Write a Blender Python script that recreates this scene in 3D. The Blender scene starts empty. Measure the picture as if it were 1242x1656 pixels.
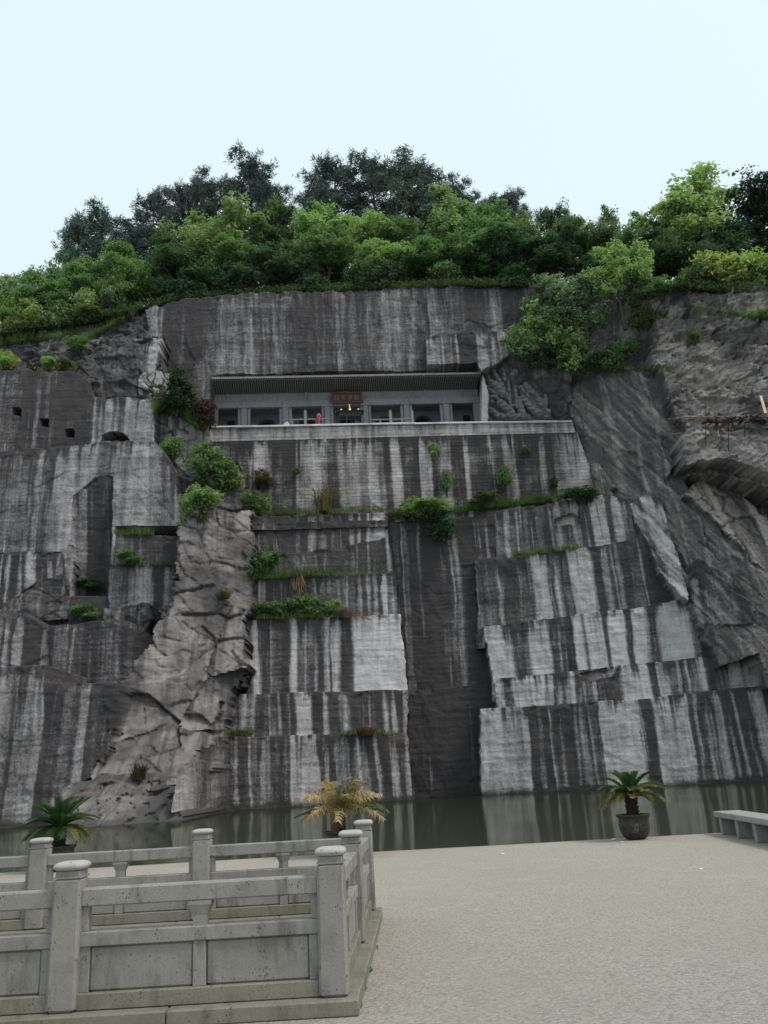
import bpy, bmesh, math, random
import numpy as np
from mathutils import Vector, Matrix

random.seed(7)
RNG = np.random.default_rng(11)
S = bpy.context.scene
COL = S.collection

# ------------------------------------------------------------------ camera
# calibration of the photograph (1242 x 1656): focal length in pixels, tilt up, roll
FPX, CXP, CYP = 1350.0, 621.0, 828.0
ROLL = math.atan(0.0555)
TILT = math.radians(17.604)
CAMZ = 1.63
cr, sr = math.cos(ROLL), math.sin(ROLL)
AR = Vector((1, 0, 0)); AF = Vector((0, math.cos(TILT), math.sin(TILT))); AU = Vector((0, -math.sin(TILT), math.cos(TILT)))
camx = cr * AR - sr * AU
camy = sr * AR + cr * AU
cam_data = bpy.data.cameras.new('camera')
cam = bpy.data.objects.new('camera', cam_data)
COL.objects.link(cam)
M = Matrix.Identity(4)
for i in range(3):
    M[i][0] = camx[i]; M[i][1] = camy[i]; M[i][2] = -AF[i]
M[2][3] = CAMZ
cam.matrix_world = M
cam_data.sensor_fit = 'VERTICAL'; cam_data.sensor_height = 24.0
cam_data.lens = 24.0 * FPX / 1656.0
cam_data.clip_start = 0.05; cam_data.clip_end = 3000
S.camera = cam

# ------------------------------------------------------------------ sky and sun
SUN_EL, SUN_AZ = math.radians(56), math.radians(116)      # azimuth from +Y towards +X
world = bpy.data.worlds.new('World'); S.world = world; world.use_nodes = True
nt = world.node_tree
for n in list(nt.nodes): nt.nodes.remove(n)
sky = nt.nodes.new('ShaderNodeTexSky'); sky.sky_type = 'NISHITA'; sky.sun_disc = False
sky.sun_elevation = SUN_EL; sky.sun_rotation = SUN_AZ
sky.altitude = 50; sky.air_density = 1.2; sky.dust_density = 6.0; sky.ozone_density = 1.5
mixw = nt.nodes.new('ShaderNodeMix'); mixw.data_type = 'RGBA'
mixw.inputs[0].default_value = 0.85
mixw.inputs[7].default_value = (5.85, 7.0, 7.3, 1)          # even veil of thin cloud
nt.links.new(sky.outputs[0], mixw.inputs[6])
bgn = nt.nodes.new('ShaderNodeBackground'); bgn.inputs[1].default_value = 0.10
outw = nt.nodes.new('ShaderNodeOutputWorld')
nt.links.new(mixw.outputs[2], bgn.inputs[0]); nt.links.new(bgn.outputs[0], outw.inputs[0])

sun_data = bpy.data.lights.new('sun', 'SUN'); sun_data.energy = 1.4; sun_data.angle = math.radians(14)
sun_data.color = (1.0, 0.96, 0.90)
sun = bpy.data.objects.new('sun', sun_data); COL.objects.link(sun)
sd = Vector((math.sin(SUN_AZ) * math.cos(SUN_EL), math.cos(SUN_AZ) * math.cos(SUN_EL), math.sin(SUN_EL)))
sun.rotation_euler = sd.to_track_quat('Z', 'Y').to_euler()
sun.location = (30, 20, 90)

S.view_settings.view_transform = 'Standard'; S.view_settings.look = 'None'
S.view_settings.exposure = 0.6; S.view_settings.gamma = 1.0; S.view_settings.use_curve_mapping = False
S.render.engine = 'CYCLES'
S.cycles.max_bounces = 6; S.cycles.diffuse_bounces = 3; S.cycles.glossy_bounces = 3
S.cycles.transmission_bounces = 3; S.cycles.transparent_max_bounces = 6

# ------------------------------------------------------------------ photo pixel -> world
def ray(u, v):
    x = (u - CXP) / FPX; y = -(v - CYP) / FPX
    x, y = cr * x + sr * y, -sr * x + cr * y
    return np.array([x, math.cos(TILT) - y * math.sin(TILT), math.sin(TILT) + y * math.cos(TILT)])
ORG = np.array([0, 0, CAMZ])
def atY(u, v, Y):
    d = ray(u, v); return d * (Y / d[1]) + ORG
def atZ(u, v, Z):
    d = ray(u, v); return d * ((Z - CAMZ) / d[2]) + ORG
def onplane(u, v, a, sx, sz):                      # plane  Y = a + sx*X + sz*Z
    d = ray(u, v); t = (a + sz * CAMZ) / (d[1] - sx * d[0] - sz * d[2])
    return d * t + ORG

# ------------------------------------------------------------------ object helpers
def link(o, parent=None):
    COL.objects.link(o)
    if parent is not None: o.parent = parent
    return o
def tag(o, label=None, cat=None, group=None, kind=None):
    if label: o['label'] = label
    if cat: o['category'] = cat
    if group: o['group'] = group
    if kind: o['kind'] = kind
    return o
def empty(name, loc=(0, 0, 0), rz=0.0):
    o = bpy.data.objects.new(name, None); o.location = loc; o.rotation_euler = (0, 0, rz); o.empty_display_size = 0.3
    return link(o)
def mesh_np(name, V, F, mats, smooth=False, midx=None):
    """V (n,3) array, F (m,3|4) int array"""
    me = bpy.data.meshes.new(name)
    V = np.asarray(V, dtype=np.float32); F = np.asarray(F, dtype=np.int32); k = F.shape[1]
    me.vertices.add(len(V)); me.vertices.foreach_set('co', V.ravel())
    me.loops.add(F.size); me.loops.foreach_set('vertex_index', F.ravel())
    me.polygons.add(len(F)); me.polygons.foreach_set('loop_start', np.arange(0, F.size, k, dtype=np.int32))
    if midx is not None: me.polygons.foreach_set('material_index', np.asarray(midx, dtype=np.int32))
    if smooth: me.polygons.foreach_set('use_smooth', np.ones(len(F), dtype=bool))
    for m in (mats if isinstance(mats, (list, tuple)) else [mats]): me.materials.append(m)
    me.update(calc_edges=True)
    return me
class MB:
    """collects shapes, links them as one mesh object"""
    def __init__(s): s.v = []; s.f = []
    def add(s, vs, fs):
        o = len(s.v); s.v += [tuple(p) for p in vs]; s.f += [tuple(i + o for i in f) for f in fs]; return s
    def box(s, c, d, rz=0.0, taper=1.0, bev=0.0):
        """box with optional chamfered edges"""
        hx, hy, hz = d[0] / 2, d[1] / 2, d[2] / 2
        if bev <= 0:
            P = []
            for z in (-1, 1):
                k = taper if z > 0 else 1
                P += [(-hx * k, -hy * k, z * hz), (hx * k, -hy * k, z * hz), (hx * k, hy * k, z * hz), (-hx * k, hy * k, z * hz)]
            Fs = [(0, 3, 2, 1), (4, 5, 6, 7), (0, 1, 5, 4), (1, 2, 6, 5), (2, 3, 7, 6), (3, 0, 4, 7)]
        else:
            b = min(bev, hx * .9, hy * .9, hz * .9)
            P = []
            def ring(ix, iy, z, k=1):
                ax, ay = hx * k - ix, hy * k - iy
                return [(-ax + b, -ay, z), (ax - b, -ay, z), (ax, -ay + b, z), (ax, ay - b, z), (ax - b, ay, z), (-ax + b, ay, z), (-ax, ay - b, z), (-ax, -ay + b, z)]
            P += ring(b, b, -hz); P += ring(0, 0, -hz + b); P += ring(0, 0, hz - b, taper); P += ring(b, b, hz, taper)
            Fs = [tuple(reversed(range(8)))]
            for r in range(3):
                for i in range(8):
                    j = (i + 1) % 8; Fs.append((r * 8 + i, r * 8 + j, r * 8 + 8 + j, r * 8 + 8 + i))
            Fs.append(tuple(range(24, 32)))
        c_, s_ = math.cos(rz), math.sin(rz)
        return s.add([(c[0] + x * c_ - y * s_, c[1] + x * s_ + y * c_, c[2] + z) for x, y, z in P], Fs)
    def tube(s, pts, rad, n=7, cap=True):
        pts = [Vector(p) for p in pts]; rings = []
        for i, p in enumerate(pts):
            t = (pts[min(i + 1, len(pts) - 1)] - pts[max(i - 1, 0)])
            t = t.normalized() if t.length > 1e-9 else Vector((0, 0, 1))
            a = t.cross(Vector((0, 0, 1)))
            if a.length < 1e-3: a = t.cross(Vector((1, 0, 0)))
            a.normalize(); b = t.cross(a)
            r = rad[i] if isinstance(rad, (list, tuple)) else rad
            rings.append([p + a * (r * math.cos(2 * math.pi * k / n)) + b * (r * math.sin(2 * math.pi * k / n)) for k in range(n)])
        vs = [q for r in rings for q in r]; fs = []
        for i in range(len(rings) - 1):
            for k in range(n):
                fs.append((i * n + k, i * n + (k + 1) % n, (i + 1) * n + (k + 1) % n, (i + 1) * n + k))
        if cap: fs.append(tuple(range(n))[::-1]); fs.append(tuple(range((len(rings) - 1) * n, len(rings) * n)))
        return s.add(vs, fs)
    def lathe(s, c, prof, n=24, sx=1.0, sy=1.0, sq=None):
        """profile [(r, z)...]; sq = superellipse power for squarish plan"""
        vs = []; fs = []
        for r, z in prof:
            for k in range(n):
                a = 2 * math.pi * k / n; ca, sa = math.cos(a), math.sin(a)
                if sq:
                    q = (abs(ca) ** sq + abs(sa) ** sq) ** (-1.0 / sq)
                else: q = 1
                vs.append((c[0] + r * q * ca * sx, c[1] + r * q * sa * sy, c[2] + z))
        m = len(prof)
        for i in range(m - 1):
            for k in range(n): fs.append((i * n + k, i * n + (k + 1) % n, (i + 1) * n + (k + 1) % n, (i + 1) * n + k))
        fs.append(tuple(range(n))[::-1]); fs.append(tuple(range((m - 1) * n, m * n)))
        return s.add(vs, fs)
    def prism(s, poly, y0, y1):
        """polygon in XZ extruded along Y"""
        n = len(poly)
        vs = [(x, y0, z) for x, z in poly] + [(x, y1, z) for x, z in poly]
        fs = [tuple(range(n)), tuple(range(n, 2 * n))[::-1]] + [(i, i + n, (i + 1) % n + n, (i + 1) % n) for i in range(n)]
        return s.add(vs, fs)
    def mesh(s, name, m, smooth=False):
        me = bpy.data.meshes.new(name); me.from_pydata(s.v, [], s.f)
        for q in (m if isinstance(m, (list, tuple)) else [m]): me.materials.append(q)
        bm = bmesh.new(); bm.from_mesh(me); bmesh.ops.recalc_face_normals(bm, faces=bm.faces); bm.to_mesh(me); bm.free()
        if smooth:
            for p in me.polygons: p.use_smooth = True
        me.update(); return me
    def build(s, name, m, parent=None, smooth=False, loc=None):
        o = bpy.data.objects.new(name, s.mesh(name, m, smooth))
        if loc: o.location = loc
        return link(o, parent)

# ------------------------------------------------------------------ numpy noise
_T = RNG.random((8, 256, 256))
def vnoise(x, y, k=0):
    x = np.asarray(x, float); y = np.asarray(y, float)
    xi = np.floor(x).astype(int); yi = np.floor(y).astype(int); fx = x - xi; fy = y - yi
    fx = fx * fx * (3 - 2 * fx); fy = fy * fy * (3 - 2 * fy)
    T = _T[k % 8]; a = xi & 255; b = (xi + 1) & 255; c = yi & 255; d = (yi + 1) & 255
    return (T[a, c] * (1 - fx) + T[b, c] * fx) * (1 - fy) + (T[a, d] * (1 - fx) + T[b, d] * fx) * fy
def fbm(x, y, o=4, k=0):
    r = 0; A = .5; t = 0
    for i in range(o):
        r = r + A * vnoise(x + 17.3 * i, y - 9.1 * i, k + i); t += A; x = x * 2.03; y = y * 2.03; A *= .5
    return r / t
def worley(x, y, k=0):
    """faceted rock: returns plane-tilted facet height and distance to the nearest joint"""
    xi = np.floor(x).astype(int); yi = np.floor(y).astype(int)
    d1 = np.full(x.shape, 9.); d2 = np.full(x.shape, 9.); h = np.zeros(x.shape)
    for i in (-1, 0, 1):
        for j in (-1, 0, 1):
            a = (xi + i) & 255; b = (yi + j) & 255
            px = xi + i + _T[k % 8][a, b]; py = yi + j + _T[(k + 1) % 8][a, b]
            dx = x - px; dy = y - py; d = dx * dx + dy * dy
            hh = (_T[(k + 2) % 8][a, b] - .5) + dx * (_T[(k + 3) % 8][a, b] - .5) * 1.6 + dy * (_T[(k + 4) % 8][a, b] - .5) * 1.6
            near = d < d1
            d2 = np.where(near, d1, np.minimum(d2, d)); h = np.where(near, hh, h); d1 = np.where(near, d, d1)
    return h, np.sqrt(d2) - np.sqrt(d1)
def inpoly(X, Z, P):
    r = np.zeros(X.shape, bool); n = len(P); j = n - 1
    for i in range(n):
        xi, zi = P[i]; xj, zj = P[j]
        c = ((zi > Z) != (zj > Z)) & (X < (xj - xi) * (Z - zi) / (zj - zi + 1e-12) + xi)
        r ^= c; j = i
    return r

# ------------------------------------------------------------------ materials
def newmat(name):
    m = bpy.data.materials.new(name); m.use_nodes = True
    t = m.node_tree
    for n in list(t.nodes): t.nodes.remove(n)
    o = t.nodes.new('ShaderNodeOutputMaterial'); b = t.nodes.new('ShaderNodeBsdfPrincipled')
    t.links.new(b.outputs[0], o.inputs[0])
    return m, t, b, o
class NG:
    def __init__(s, t): s.t = t
    def n(s, ty, **k):
        q = s.t.nodes.new(ty)
        for a, v in k.items(): setattr(q, a, v)
        return q
    def l(s, a, b): s.t.links.new(a, b)
    def setv(s, inp, v):
        if isinstance(v, bpy.types.NodeSocket): s.l(v, inp)
        else: inp.default_value = v
    def math(s, op, a, b=None, c=None, clamp=False):
        q = s.n('ShaderNodeMath', operation=op, use_clamp=clamp)
        s.setv(q.inputs[0], a)
        if b is not None: s.setv(q.inputs[1], b)
        if c is not None: s.setv(q.inputs[2], c)
        return q.outputs[0]
    def mix(s, f, a, b, mode='MIX'):
        q = s.n('ShaderNodeMix', data_type='RGBA', blend_type=mode)
        s.setv(q.inputs[0], f); s.setv(q.inputs[6], a); s.setv(q.inputs[7], b); return q.outputs[2]
    def ramp(s, f, lo, hi):
        q = s.n('ShaderNodeMapRange', interpolation_type='SMOOTHSTEP'); s.setv(q.inputs[0], f)
        q.inputs[1].default_value = lo; q.inputs[2].default_value = hi; return q.outputs[0]
    def coord(s, which='Object', scale=(1, 1, 1)):
        c = s.n('ShaderNodeTexCoord'); m = s.n('ShaderNodeMapping'); s.l(c.outputs[which], m.inputs[0]); m.inputs[3].default_value = scale
        return m.outputs[0]
    def noise(s, vec, scale, detail=4, rough=.55):
        q = s.n('ShaderNodeTexNoise'); s.l(vec, q.inputs['Vector']); q.inputs['Scale'].default_value = scale
        q.inputs['Detail'].default_value = detail; q.inputs['Roughness'].default_value = rough; return q.outputs[0]
    def bump(s, h, st, dist):
        q = s.n('ShaderNodeBump'); s.l(h, q.inputs['Height']); q.inputs['Strength'].default_value = st; q.inputs['Distance'].default_value = dist
        return q.outputs[0]
def rgb(r, g, b): return (r, g, b, 1)

def mat_rock(name, masonry=False, bw=1.05, rh=.42):
    m, t, b, o = newmat(name); g = NG(t)
    at = g.n('ShaderNodeAttribute', attribute_name='rock'); sp = g.n('ShaderNodeSeparateColor'); g.l(at.outputs['Color'], sp.inputs[0])
    stain, rough, warm = sp.outputs[0], sp.outputs[1], sp.outputs[2]
    c0 = g.coord(scale=(1, 1, 1)); cv = g.coord(scale=(1.9, 1.9, .12)); chz = g.coord(scale=(.8, .8, 3.6))
    fine = g.noise(c0, 6.0, 8, .65); blot = g.noise(c0, .45, 5, .6); vert = g.noise(cv, 1.0, 6, .7); hor = g.noise(chz, 1.0, 6, .7); grain = g.noise(c0, 22, 4, .7)
    x = g.math('ADD', stain, g.math('MULTIPLY', g.math('SUBTRACT', vert, .5), .58))
    x = g.math('ADD', x, g.math('MULTIPLY', g.math('SUBTRACT', fine, .5), .62))
    x = g.math('ADD', x, g.math('MULTIPLY', g.math('SUBTRACT', hor, .5), .38))
    s_ = g.ramp(x, .05, .86)
    light = g.mix(warm, rgb(.52, .483, .492), rgb(.48, .405, .355))
    light = g.mix(g.ramp(blot, .35, .75), light, rgb(.375, .340, .350))
    light = g.mix(g.math('MULTIPLY', g.ramp(grain, .45, .8), .45), light, rgb(.20, .19, .185))
    dark = g.mix(g.ramp(blot, .3, .7), rgb(.037, .034, .038), rgb(.058, .050, .049))
    col = g.mix(s_, light, dark)
    nat = g.mix(g.ramp(fine, .3, .75), rgb(.158, .137, .136), rgb(.285, .250, .240))
    nat = g.mix(g.ramp(blot, .40, .72), nat, rgb(.10, .09, .092))
    nat = g.mix(g.math('MULTIPLY', warm, .6), nat, rgb(.34, .27, .23))
    nat = g.mix(g.math('MULTIPLY', s_, .80), nat, rgb(.05, .048, .05))
    col = g.mix(rough, col, nat)
    h = g.math('ADD', g.math('MULTIPLY', hor, .6), g.math('MULTIPLY', fine, .5))
    if masonry:
        bt = g.n('ShaderNodeTexBrick'); bc = g.n('ShaderNodeTexCoord'); sx = g.n('ShaderNodeSeparateXYZ'); cx = g.n('ShaderNodeCombineXYZ')
        g.l(bc.outputs['Object'], sx.inputs[0]); g.l(sx.outputs[0], cx.inputs[0]); g.l(sx.outputs[2], cx.inputs[1]); g.l(cx.outputs[0], bt.inputs['Vector'])
        bt.inputs['Scale'].default_value = 1.0; bt.inputs['Brick Width'].default_value = bw; bt.inputs['Row Height'].default_value = rh
        bt.inputs['Mortar Size'].default_value = .022; bt.inputs['Mortar Smooth'].default_value = .3
        bt.inputs['Color1'].default_value = rgb(.78, .77, .76); bt.inputs['Color2'].default_value = rgb(1.0, .99, .97); bt.inputs['Mortar'].default_value = rgb(.58, .57, .55); bt.offset = .43; bt.squash = .8; bt.squash_frequency = 3
        col = g.mix(.85, col, bt.outputs[0], 'MULTIPLY')
        h = g.math('ADD', g.math('MULTIPLY', h, .5), g.math('MULTIPLY', bt.outputs[1], -.9))
    g.l(col, b.inputs['Base Color']); b.inputs['Roughness'].default_value = .92; b.inputs['Specular IOR Level'].default_value = .15
    g.l(g.bump(h, .9, .12), b.inputs['Normal'])
    return m
def mat_stone(name, base=(.30, .295, .285), dark=(.10, .10, .095), pits=True, scale=1.0, streak=.5, green=0.0):
    m, t, b, o = newmat(name); g = NG(t)
    geo = g.n('ShaderNodeNewGeometry'); pos = geo.outputs['Position']
    mp = g.n('ShaderNodeMapping'); g.l(pos, mp.inputs[0]); mp.inputs[3].default_value = (3 * scale, 3 * scale, .7 * scale)
    fine = g.noise(pos, 60 * scale, 6, .7); blot = g.noise(pos, 3.2 * scale, 5, .6); st = g.noise(mp.outputs[0], 2.2, 5, .6)
    col = g.mix(g.ramp(fine, .3, .75), rgb(base[0] * .86, base[1] * .86, base[2] * .86), rgb(base[0] * 1.12, base[1] * 1.12, base[2] * 1.12))
    col = g.mix(g.math('MULTIPLY', g.ramp(st, .5, .78), streak), col, rgb(*dark))
    col = g.mix(g.math('MULTIPLY', g.ramp(blot, .45, .75), .55), col, rgb(base[0] * .55, base[1] * .54, base[2] * .50))
    oi = g.n('ShaderNodeObjectInfo')
    col = g.mix(g.math('MULTIPLY', oi.outputs['Random'], .28), col, rgb(base[0] * .70, base[1] * .71, base[2] * .72))
    if green: col = g.mix(g.math('MULTIPLY', g.ramp(g.noise(pos, 2.0 * scale, 5, .65), .45, .75), green), col, rgb(.10, .105, .055))
    h = fine
    if pits:
        vo = g.n('ShaderNodeTexVoronoi'); g.l(pos, vo.inputs['Vector']); vo.inputs['Scale'].default_value = 42 * scale
        wv = g.n('ShaderNodeVectorMath', operation='MULTIPLY_ADD'); g.l(pos, wv.inputs[0]); wv.inputs[1].default_value = (1, 1, .62)
        wn = g.n('ShaderNodeTexNoise'); g.l(pos, wn.inputs['Vector']); wn.inputs['Scale'].default_value = 38; wsc = g.n('ShaderNodeVectorMath', operation='SCALE'); g.l(wn.outputs['Color'], wsc.inputs[0]); wsc.inputs['Scale'].default_value = .02; g.l(wsc.outputs[0], wv.inputs[2]); g.l(wv.outputs[0], vo.inputs['Vector'])
        lim = g.math('MULTIPLY', g.math('SUBTRACT', g.noise(pos, 9 * scale, 3), .40), 1.2, clamp=True)
        pit = g.ramp(g.math('SUBTRACT', lim, vo.outputs[0]), -.03, .05)
        col = g.mix(g.math('MULTIPLY', pit, .62), col, rgb(.055, .052, .05)); h = g.math('SUBTRACT', fine, g.math('MULTIPLY', pit, 1.2))
    g.l(col, b.inputs['Base Color']); b.inputs['Roughness'].default_value = .88; b.inputs['Specular IOR Level'].default_value = .2
    g.l(g.bump(h, .55, .006 / scale), b.inputs['Normal'])
    return m
def mat_plain(name, c, rough=.8, var=.25, scale=8, metal=0.0, bump=.3):
    m, t, b, o = newmat(name); g = NG(t)
    geo = g.n('ShaderNodeNewGeometry'); f = g.noise(geo.outputs['Position'], scale, 5, .6)
    col = g.mix(g.ramp(f, .3, .75), rgb(*[q * (1 - var) for q in c]), rgb(*[q * (1 + var) for q in c]))
    g.l(col, b.inputs['Base Color']); b.inputs['Roughness'].default_value = rough; b.inputs['Metallic'].default_value = metal
    b.inputs['Specular IOR Level'].default_value = .25
    g.l(g.bump(f, bump, .02), b.inputs['Normal'])
    return m
def mat_leaf(name, tr=.35):
    """leaf colour comes from each plant's own object colour"""
    m, t, b, o = newmat(name); g = NG(t)
    oi = g.n('ShaderNodeObjectInfo'); geo = g.n('ShaderNodeNewGeometry')
    f = g.noise(geo.outputs['Position'], 1.1, 3); f2 = g.noise(geo.outputs['Position'], 9, 2)
    col = g.mix(g.ramp(f, .3, .7), rgb(.62, .66, .66), rgb(1.2, 1.2, 1.12))
    col = g.mix(g.ramp(f2, .3, .75), col, g.mix(1.0, col, rgb(1.35, 1.25, 1.05), 'MULTIPLY'))
    col = g.mix(1.0, col, oi.outputs['Color'], 'MULTIPLY')
    g.l(col, b.inputs['Base Color']); b.inputs['Roughness'].default_value = .6; b.inputs['Specular IOR Level'].default_value = .25
    tl = g.n('ShaderNodeBsdfTranslucent'); g.l(g.mix(1.0, col, rgb(1.0, 1.12, .75), 'MULTIPLY'), tl.inputs[0])
    ms = g.n('ShaderNodeMixShader'); ms.inputs[0].default_value = tr
    g.l(b.outputs[0], ms.inputs[1]); g.l(tl.outputs[0], ms.inputs[2]); g.l(ms.outputs[0], o.inputs[0])
    return m

M_ROCK = mat_rock('quarry_rock'); M_MASON = mat_rock('masonry', True); M_PARA = mat_rock('parapet_slabs', True, 2.3, .58)
M_FENCE = mat_stone('balustrade_stone', (.275, .256, .236), (.060, .055, .048), True, 1.0, .9, .25)  # grime streaks, darkened further to stand in for weak shade under the rails
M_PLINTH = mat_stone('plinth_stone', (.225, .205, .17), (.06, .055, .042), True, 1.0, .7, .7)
M_CAP = mat_stone('cap_stone', (.40, .38, .36), (.2, .2, .19), True, 1.0, .25)
M_HALL = mat_stone('hall_stone', (.205, .198, .215), (.08, .08, .09), False, .12, .5)
M_CARVE = mat_stone('carved_stone', (.165, .158, .160), (.05, .05, .055), False, .3, .6)
M_ROOF = mat_plain('roof_tile', (.10, .095, .09), .85, .3, 5)
M_RAFT = mat_plain('rafter_stone', (.155, .143, .137), .9, .3, 5)
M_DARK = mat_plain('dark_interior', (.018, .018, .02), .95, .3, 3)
M_IRON = mat_plain('cast_iron', (.012, .013, .016), .45, .3, 20)
M_GOLD = mat_plain('gilding', (.75, .52, .16), .35, .15, 20, .6)
M_WOODP = mat_plain('plaque_wood', (.060, .034, .028), .7, .3, 10)
M_BARK = mat_plain('bark', (.075, .062, .052), .95, .4, 14)
M_PINEBARK = mat_plain('pine_bark', (.085, .055, .045), .95, .4, 10)
M_RED = mat_plain('red_cloth', (.50, .03, .04), .6, .15, 30)
M_PINK = mat_plain('pink_petals', (.62, .42, .48), .7, .35, 40)
M_BAMBOO = mat_plain('bamboo_pole', (.17, .105, .075), .8, .5, 3)
M_PLANK = mat_plain('fresh_plank', (.60, .47, .36), .75, .15, 12)
M_WHITE = mat_plain('paper', (.78, .78, .76), .8, .08, 40)
M_TRUNKC = mat_plain('cycad_trunk', (.030, .024, .020), .95, .5, 40, bump=.8)
M_LEAF = mat_leaf('leaf', .42); M_NEEDLE = mat_leaf('needle', .12); M_GRASS = mat_leaf('grass_blade', .3)
M_SOIL = mat_plain('hill_soil', (.038, .040, .024), .95, .4, 2)
# ------------------------------------------------------------------ the quarry cliff: a stack of cut faces, nearest one wins
STEP = 0.11
GX = np.arange(-55.0, 56.0, STEP); GZ = np.arange(-1.6, 66.0, STEP)
XX, ZZ = np.meshgrid(GX, GZ)                      # rows = height
JX = (fbm(XX * .5, ZZ * .5, 4, 1) - .5); JZ = (fbm(XX * .45 + 50, ZZ * .45, 4, 2) - .5)
XF = (fbm(XX * 2.2, ZZ * 2.2, 3, 5) - .5); ZF = (fbm(XX * 1.7 + 9, ZZ * 1.7, 3, 6) - .5)
YY = np.full(XX.shape, 104.0); RID = np.full(XX.shape, -1, dtype=int)
SLABS = []
DX = np.zeros(XX.shape); DZ = np.zeros(XX.shape)
def P7(*l): return [(360 + a / 2.823, b) for a, b in l]
def P8(*l): return [(740 + a / 2.474, b) for a, b in l]
def P5(*l): return [(a / 2.957, b) for a, b in l]
def plane3(a, b, c):
    Q = [atY(*p) for p in (a, b, c)]
    A = np.array([[1, q[0], q[2]] for q in Q]); return np.linalg.solve(A, np.array([q[1] for q in Q]))
def plane1(u, v, Y, sx, sz):
    q = atY(u, v, Y); return np.array([Y - sx * q[0] - sz * q[2], sx, sz])
def slab(name, poly, pl, rough=0.0, prof=None, vref=None, base=.55, warm=0.0, jit=.24, nat=None, obj='cliff', cut=None, facet=2.6, drip=1.0, pp=None, lin=None, add=0.0):
    a, sx, sz = pl
    W = [onplane(u, v, *(pl if pp is None else pp)) for u, v in poly]
    Q = [(w[0], w[2]) for w in W]
    j = jit
    xj, zj = XX + JX * j * 1.5 + XF * j * 1.1, ZZ + JZ * j + ZF * j * .45
    inside = inpoly(xj, zj, Q)
    Yp = a + sx * XX + sz * ZZ
    k = len(SLABS)
    front = (YY < Yp) if cut else (Yp < YY)
    m = inside & front; YY[m] = Yp[m]; RID[m] = k
    # draw the sheet's vertices beside an edge onto that edge, so that cut edges run straight instead of in stairs
    I = inside; dil = I.copy(); ero = I.copy()
    for A_, ax in ((1, 0), (-1, 0), (1, 1), (-1, 1)):
        r_ = np.roll(I, A_, ax); dil |= r_; ero &= r_
    band = dil & ~ero & (front | m); DX[m] = 0; DZ[m] = 0
    if band.any():
        bx, bz = xj[band], zj[band]; best = np.full(bx.shape, 1e9); ex = np.zeros(bx.shape); ez = np.zeros(bx.shape)
        for i in range(len(Q)):
            x1, z1 = Q[i - 1]; x2, z2 = Q[i]; vx, vz = x2 - x1, z2 - z1; L2 = vx * vx + vz * vz + 1e-9
            t = np.clip(((bx - x1) * vx + (bz - z1) * vz) / L2, 0, 1); cx_, cz_ = x1 + t * vx - bx, z1 + t * vz - bz; d_ = cx_ ** 2 + cz_ ** 2
            n_ = d_ < best; best[n_] = d_[n_]; ex[n_] = cx_[n_]; ez[n_] = cz_[n_]
        ln = np.sqrt(best) + 1e-9; f = np.minimum(1, .62 * STEP / ln)
        DX[band] = ex * f; DZ[band] = ez * f
    pr = None
    if prof:
        pr = [(onplane(u, vref, a, sx, sz)[0], s) for u, s in prof]
    SLABS.append(dict(name=name, rough=rough, prof=pr, base=base, warm=warm, nat=(min(1, rough * 1.4) if nat is None else nat), obj=obj, facet=facet, drip=drip, lin=lin, add=add))
    return k

# --- back wall behind everything
B0 = plane1(621, 800, 101, 0, 0)
slab('rock_face', [(-90, 640), (0, 560), (262, 500), (560, 480), (840, 470), (1060, 520), (1340, 620), (1340, 1400), (-90, 1400)], B0, .5)
# --- upper cliff above the hall
UC = plane1(560, 606, 92.3, .08, .05)
slab('rock_face', [(235, 500), (262, 492), (300, 482), (400, 474), (520, 471), (700, 463), (845, 456), (862, 475), (850, 530), (800, 560), (782, 600), (780, 700), (330, 720), (262, 720), (258, 600)], UC, .14,
     prof=[(235, 0.54), (262, 0.92), (285, 0.83), (300, 0.92), (330, 0.74), (350, 0.59), (372, 0.57), (392, 0.54), (408, 0.66), (420, 0.71), (440, 0.62), (470, 0.74), (500, 0.75), (530, 0.75), (545, 0.57), (560, 0.71), (585, 0.66), (618, 0.50), (632, 0.57), (648, 0.71), (660, 0.62), (683, 0.75), (700, 0.62), (745, 0.74), (765, 0.88), (790, 0.71), (802, 0.57), (820, 0.80)], vref=560, nat=.05, base=.5, facet=3.0, drip=.45, lin=(0, 3))
# fallen-out patch above the eaves and the ledge to its right
slab('rock_face', [(578, 566), (600, 556), (655, 545), (652, 560), (640, 604), (588, 604)], plane1(620, 580, 92.75, .08, .05), .12, prof=[(560, .12), (614, .6), (622, .1)], vref=580, cut=True, nat=.1)
slab('rock_face', [(620, 542), (652, 540), (640, 556), (626, 575), (617, 560)], plane1(630, 552, 92.75, .08, .05), .15, cut=True, base=.8, nat=.3)
slab('rock_face', [(690, 543), (740, 538), (838, 532), (842, 560), (800, 590), (778, 600), (770, 585), (745, 600), (690, 602)], plane1(760, 560, 91.9, .08, .04), .15,
     prof=[(690, .4), (712, .55), (735, .75), (742, .95), (775, .35), (790, .6), (810, .3)], vref=570, nat=.1)
# --- rough ground and rock between the hall and the right hand bluff
slab('rock_face', [(776, 604), (800, 556), (840, 530), (856, 458), (1062, 452), (1110, 470), (1110, 600), (925, 606), (926, 698), (770, 700)], plane3((800, 640, 95.2), (1060, 500, 88.2), (930, 600, 92.6)), .5, base=.65, nat=.7, warm=.05)
# light rib that ends the upper cliff beside the relief
slab('rock_face', [(777, 612), (782, 604), (790, 640), (790, 690), (776, 690)], plane1(783, 650, 92.6, .08, .03), .05, base=.2, warm=.7, nat=.1)
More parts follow.
